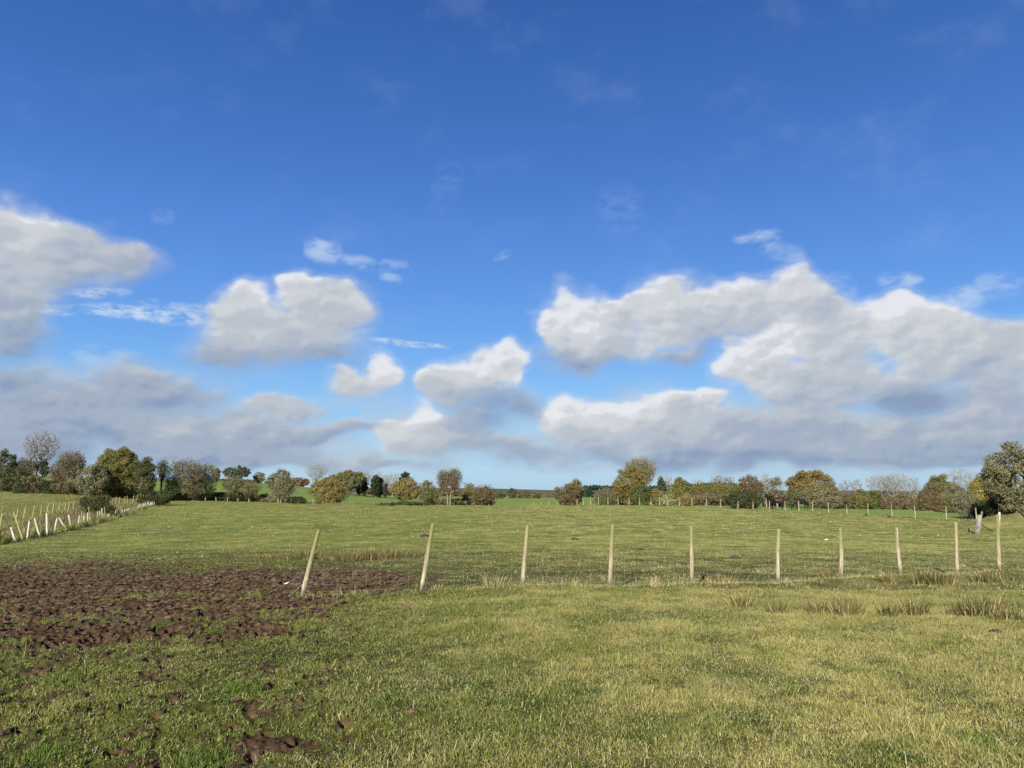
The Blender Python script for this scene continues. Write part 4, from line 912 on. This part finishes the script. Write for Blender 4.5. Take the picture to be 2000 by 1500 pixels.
wood('low brown hedge line far behind the right-hand trees', 1480, 2000, 260, 420, ([1480, 1700, 2000], [966, 970, 972]), 'scrub')

# ---------------------------------------------------------------- rushes, tufts, stones
def tussock(label, px, py, wpx, hpx, leaf='rush', n=None, z=0., name='rush_tussock', Yo=None, group='rush tussocks in the pasture'):
    p0 = on_plane(px, py, z) if Yo is None else at(px, py, Yo); Y0 = p0[1]; p0[2] = gz(p0[0], p0[1])
    e_w = wpx / F_PX * Y0 / 2; H = hpx * .85 / F_PX * Y0; n = n or int(150 + e_w * 800)
    x = np.clip(rng.normal(0, .42, n), -1, 1) * e_w; y = rng.normal(0, .30, n) * e_w * .8; out = np.stack([x / e_w * .55 + rng.normal(0, .22, n), y / e_w * .5 + rng.normal(0, .22, n), np.ones(n)], -1)
    out /= np.linalg.norm(out, axis=1)[:, None]; l = H * rng.uniform(.35, 1.2, n)[:, None]; gzv = height(x + p0[0], y + p0[1]) - p0[2] - .01
    b = np.stack([x, y, gzv], -1); tip = b + out * l; mid = b + out * l * .55 + np.array((0, 0, .04)) * l
    side = np.cross(out, rng.normal(size=(n, 3))); side /= np.linalg.norm(side, axis=1)[:, None]; w = side * .0042
    V = np.stack([b - w, b + w, mid + w, mid - w, tip + w * .3, tip - w * .3], 1).reshape(-1, 3); o = np.arange(n)[:, None] * 6
    ob = quads(name, V, np.concatenate([o + np.array([0, 1, 2, 3]), o + np.array([3, 2, 4, 5])], 1).reshape(-1, 4), mat=L[leaf], attrs={'v': np.repeat(rng.beta(1.1, 1.0, n), 6)}, loc=p0)
    return tag(ob, label, 'rush clump' if name == 'rush_tussock' else 'grass tuft', group)
for t_ in [('leftmost rush tussock of the near row on the right', 1447, 1186, 40, 26), ('small rush tussock in front of the sixth fence post', 1519, 1196, 36, 28), ('spiky rush tussock left of the dense green one', 1596, 1198, 42, 30),
           ('dense green rush tussock in the middle of the near row', 1650, 1200, 62, 36), ('brown-tipped rush tussock in front of the eighth fence post', 1738, 1205, 34, 30), ('green rush tussock joined to the brown-tipped one', 1785, 1203, 56, 36),
           ('largest straw-coloured rush tussock near the right edge', 1900, 1203, 80, 40), ('upright green part of the largest tussock group', 1935, 1198, 46, 34), ('dark low rush tussock right of the largest one', 1972, 1212, 60, 24)]:
    tussock(*t_)
for t_ in [('lone rush clump beyond the fence between the fifth and sixth posts', 1405, 1134, 34, 22), ('rush clump left of the seventh fence post', 1618, 1130, 40, 20), ('rush clump left of the eighth fence post', 1735, 1138, 32, 18),
           ('broad dark rush bed left of the ninth fence post', 1805, 1140, 46, 32), ('pale rush bed beside the ninth fence post', 1840, 1142, 52, 30), ('low rush clump between the last two fence posts', 1930, 1133, 60, 20)]:
    tussock(*t_)
for t_ in [('brown rush clump beyond the fence, leftmost of the patch', 600, 1100, 70, 22), ('reddish brown rush clump right of the end post', 675, 1103, 50, 24), ('rush clump in the middle of the brown patch', 720, 1100, 54, 24), ('rush clump at the right of the brown patch', 765, 1095, 60, 20), ('faint rush clump behind the second fence post', 812, 1094, 50, 14),
           ('dull rush clump left of the end post', 545, 1098, 60, 12), ('dull green rush clump behind the mud', 480, 1096, 60, 8)]:
    tussock(*t_, z=-.25)
tussock('fan of tall pale dead grass stalks between the second and third posts', 968, 1153, 44, 34, leaf='dry', n=70, name='grass_tuft', group='dead grass tufts by the fence')
tussock('small pale stalk tuft between the fourth and fifth posts', 1282, 1150, 30, 26, leaf='dry', n=40, name='grass_tuft', group='dead grass tufts by the fence')
tussock('few bent pale stalks right of the third post', 1105, 1146, 34, 18, leaf='dry', n=30, name='grass_tuft', group='dead grass tufts by the fence')
tussock('short pale stalks right of the second post', 852, 1153, 30, 14, leaf='dry', n=40, name='grass_tuft', group='dead grass tufts by the fence')
M_dung, B, p = mat('dung', .8); p.inputs['Base Color'].default_value = col(.035, .028, .02)
M_stone, B, p = mat('pale_stone', .8); B.put(p.inputs['Base Color'], B.mix(B.noise(pos(B), 12, 4), col(.4, .38, .34), col(.62, .6, .55)))
def lump(name, label, cat, px, py, r, m, z=0., group=None, flat=.5):
    p0 = on_plane(px, py, z); p0[2] = gz(p0[0], p0[1]) + r * flat * .4; nu, nv = 14, 8; V = []; Fq = []
    for i in range(nv + 1):
        for j in range(nu):
            th = math.pi * i / nv; ph = 2 * math.pi * j / nu; V.append((math.sin(th) * math.cos(ph), math.sin(th) * math.sin(ph), math.cos(th)))
    V = np.array(V); nn = 1 + .35 * fbm(V[:, 0] * 1.7 + px, V[:, 1] * 1.7 + V[:, 2] * 1.3, 3); V = V * nn[:, None] * r * np.array((1.2, .9, flat))
    for i in range(nv):
        for j in range(nu): Fq.append((i * nu + j, i * nu + (j + 1) % nu, (i + 1) * nu + (j + 1) % nu, (i + 1) * nu + j))
    tag(quads(name, V, Fq, mat=m, loc=p0, smooth=True), label, cat, group)
for px, py, r, z, lb in [(1437, 1101, .10, -.3, 'flat dark dung pat beyond the sixth fence post gap'), (1943, 1236, .06, 0, 'small dark dung pat in front of the largest rush tussock'), (1122, 1054, .14, -.5, 'small dark dung pat in the field above the fourth post'),
                         (1250, 1080, .10, -.4, 'dark dung pat beyond the fourth and fifth posts'), (830, 1048, .2, -.5, 'dark dung heap in the field left of the second post top')]:
    lump('dung', lb, 'dung', px, py, r, M_dung, z, 'dung in the field')
lump('stone', 'pale stone lying in the field above the seventh post', 'stone', 1614, 1052, .08, M_stone, -.5)
# clods of turned earth in the poached corner: nobody could count them
M_mudc, B, p = mat('mud_clods', .9); n_ = B.noise(pos(B), 5, 5, .6); B.put(p.inputs['Base Color'], B.mix(B.ss(n_, .35, .65), col(.050, .032, .018), col(.115, .075, .045)))
X, Y = scatter(60000, 4.2, 24); s = X < 0; X, Y = X[s], Y[s]; mud, poach, *_ = masks(X, Y); s = rng.random(len(X)) < np.clip(mud, 0, 1) * .8; X, Y = X[s], Y[s]; n = len(X)
z = height(X, Y); r = rng.lognormal(math.log(.020), .5, n).clip(.008, .055) * (.55 + .45 * sm(Y, 8, 12))
oct_ = np.array([(1, 0, 0), (0, 1, 0), (-1, 0, 0), (0, -1, 0), (0, 0, 1), (.6, .6, .5), (-.6, .5, .6), (0, 0, -1)], float)
V = oct_[None] * r[:, None, None] * rng.uniform(.6, 1.3, (n, 8, 1)) * np.array((1.15, 1, .7)) + np.stack([X, Y, z + r * .25], -1)[:, None]
f = np.array([(0, 5, 4), (5, 1, 4), (1, 6, 4), (6, 2, 4), (2, 3, 4), (3, 0, 4), (0, 1, 5), (1, 2, 6), (0, 7, 1), (1, 7, 2), (2, 7, 3), (3, 7, 0)])
Ft = (np.arange(n)[:, None, None] * 8 + f[None]).reshape(-1, 3)
tag(mesh_np("mud_clods", V.reshape(-1, 3), Ft.ravel(), np.arange(len(Ft)) * 3, None, mat=M_mudc, smooth=False), "loose clods of turned brown earth in the poached corner", "mud", kind='stuff')
# tall brighter tufts in the poached turf
TU = [(310,1222,26,.5),(455,1345,30,.5),(500,1350,26,.4),(400,1480,70,.9),(75,1482,50,.6),(600,1225,36,.5),(410,1235,34,.4),(1120,1275,60,.5),(1380,1225,70,.5),(1880,1450,110,.7),(900,1400,90,.5),(130,1330,60,.5)]
Xs, Ys, Hs = [], [], []
for px, py, wpx, hh in TU:
    p0 = on_plane(px, py); nn = int(420 * hh * 1.1); ww = wpx / F_PX * p0[1] * .8
    Xs.append(p0[0] + rng.normal(0, ww * .5, nn)); Ys.append(p0[1] + rng.normal(0, ww * .6, nn)); Hs.append(rng.uniform(.03, .09, nn) * (.6 + hh * .5))
Xs, Ys, Hs = map(np.concatenate, (Xs, Ys, Hs)); gb = blades("lush_grass", "brighter green longer tufts dotted through the near turf", Xs, Ys, Hs, np.full(len(Xs), .006), rng.uniform(.1, .95, len(Xs)), rng.uniform(0, .12, len(Xs)))
gb.data.materials[0] = leafmat('lush_blade', (.085, .135, .018), (.15, .185, .035))

# ---------------------------------------------------------------- horses
def skin_body(name, m, parent, nodes, edges):
    me = bpy.data.meshes.new(name); me.from_pydata([n_[0] for n_ in nodes], edges, []); me.materials.append(m)
    o = bpy.data.objects.new(name, me); COL.objects.link(o); o.parent = parent
    sk = o.modifiers.new('skin', 'SKIN'); sk.use_smooth_shade = True
    for i, n_ in enumerate(nodes): me.skin_vertices[0].data[i].radius = n_[1] if isinstance(n_[1], tuple) else (n_[1], n_[1])
    me.skin_vertices[0].data[0].use_root = True
    ss_ = o.modifiers.new('sub', 'SUBSURF'); ss_.levels = 1; ss_.render_levels = 2
    return o
M_bay, B, p = mat('bay_coat', .45); tcn = B.new('ShaderNodeTexCoord')
sp3 = B.new('ShaderNodeSeparateXYZ'); B.put(sp3.inputs[0], tcn.outputs['Object'])
cc = B.mix(B.ss(B.noise(tcn.outputs['Object'], 2.2, 3), .4, .65), col(.012, .006, .004), col(.048, .017, .009)); cc = B.mix(B.ss(sp3.outputs[2], .75, .4), cc, col(.010, .008, .007)); B.put(p.inputs['Base Color'], cc)
M_blk, B, p = mat('dark_coat', .5); B.put(p.inputs['Base Color'], B.mix(B.ss(B.noise(B.new('ShaderNodeTexCoord').outputs['Object'], 2.5, 3), .45, .7), col(.010, .006, .005), col(.028, .012, .009)))
M_hair, B, p = mat('black_mane', .6); p.inputs['Base Color'].default_value = col(.008, .007, .007)
def horse(label, px, Y, rz, pose, m, sc=1.):
    b = base_at(px, Y); e = empty("horse", b, label, "horse", "horses behind the boundary fence"); e.rotation_euler = (0, 0, rz); e.scale = (sc,) * 3
    n = [((-.62, 0, 1.15), (.33, .38)), ((-.30, 0, 1.10), (.36, .39)), ((.10, 0, 1.09), (.35, .40)), ((.48, 0, 1.13), (.30, .40))]; ed = [(0, 1), (1, 2), (2, 3)]
    def add(p_, r_, to): n.append((p_, r_)); ed.append((to, len(n) - 1)); return len(n) - 1
    if pose == 'up': nk = [((.76, 0, 1.38), (.18, .28)), ((.93, 0, 1.62), (.13, .20)), ((1.04, 0, 1.80), (.12, .15)), ((1.20, 0, 1.70), (.11, .13)), ((1.38, 0, 1.52), (.075, .085)), ((1.43, 0, 1.46), (.065, .07))]
    elif pose == 'level': nk = [((.78, 0, 1.30), (.18, .28)), ((1.03, 0, 1.44), (.13, .20)), ((1.22, 0, 1.56), (.12, .15)), ((1.36, 0, 1.44), (.11, .13)), ((1.50, 0, 1.22), (.08, .09)), ((1.53, 0, 1.14), (.07, .075))]
    else: nk = [((.80, 0, 1.12), (.18, .28)), ((1.05, 0, .86), (.13, .20)), ((1.22, 0, .60), (.11, .15)), ((1.28, 0, .42), (.10, .13)), ((1.27, 0, .18), (.075, .085)), ((1.26, 0, .10), (.065, .07))]
    k = 3; ids = []
    for q, r_ in nk: k = add(q, r_, k); ids.append(k)
    for s_ in (-1, 1):   # ears
        h0 = np.array(nk[2][0]); pe = add(tuple(h0 + np.array((.0, .06 * s_, .10))), .035, ids[2]); add(tuple(h0 + np.array((.02, .075 * s_, .20 if pose != 'graze' else .12))), .012, pe)
        sf = .07 if s_ > 0 else -.04; sh_ = -.10 if s_ > 0 else .08
        a = add((.50, .15 * s_, .86), .125, 3); a = add((.50 + sf, .16 * s_, .52), .065, a); a = add((.50 + sf, .16 * s_, .14), .042, a); add((.54 + sf, .16 * s_, .03), .058, a)
        a = add((-.60, .17 * s_, .90), (.15, .19), 0); a = add((-.74 + sh_, .17 * s_, .56), .075, a); a = add((-.68 + sh_, .17 * s_, .15), .044, a); add((-.64 + sh_, .17 * s_, .03), .060, a)
    skin_body("body", m, e, n, ed)
    t = Acc(); t.tube([(-.88, 0, 1.25), (-.98, 0, 1.05), (-1.0, .01, .75), (-.96, .02, .42)], [.045, .075, .09, .03], 8); t.build("tail", M_hair, parent=e)
    mn = Acc(); q = [np.array(x[0]) for x in nk[:3]]; nrm = np.array((-.12, 0, .16)) if pose != 'graze' else np.array((.10, 0, .16))
    mn.tube([q[0] + nrm * 1.0, q[1] + nrm * .85, q[2] + nrm * .7, q[2] + np.array((.08, 0, .07))], [.05, .06, .05, .03], 7); mn.build("mane", M_hair, parent=e)
    return e
horse('dark horse standing with head raised, leftmost of the three', 1506, 97, R(222), 'up', M_blk)
horse('reddish bay horse standing behind the first one, facing right', 1519, 100, R(-12), 'level', M_bay)
horse('dark bay horse grazing with its head down', 1564, 101, R(190), 'graze', M_blk, 1.05)
# birds on the far turf
M_crow, B, p = mat('crow_black', .5); p.inputs['Base Color'].default_value = col(.01, .01, .012)
for px, Y0, rz, lb in [(1690, 78.5, 0.3, 'black bird on the turf beside the fence, the left one'), (1734, 74, 2.6, 'black bird on the turf beside the fence, the right one'), (1888, 43.5, 1.2, 'black bird crouched left of the silvered post')]:
    b = base_at(px, Y0); e = empty("crow", b, lb, "bird", "black birds on the turf"); e.rotation_euler = (0, 0, rz)
    n = [((-.02, 0, .16), (.06, .065)), ((.08, 0, .19), (.05, .055)), ((.15, 0, .26), .03), ((.19, 0, .29), .032), ((.26, 0, .28), .008), ((-.16, 0, .13), (.04, .02)), ((-.26, 0, .10), (.035, .008)), ((0, .03, .07), .009), ((0, .03, 0), .007), ((0, -.03, .07), .009), ((0, -.03, 0), .007)]
    skin_body("body", M_crow, e, n, [(0, 1), (1, 2), (2, 3), (3, 4), (0, 5), (5, 6), (0, 7), (7, 8), (0, 9), (9, 10)])
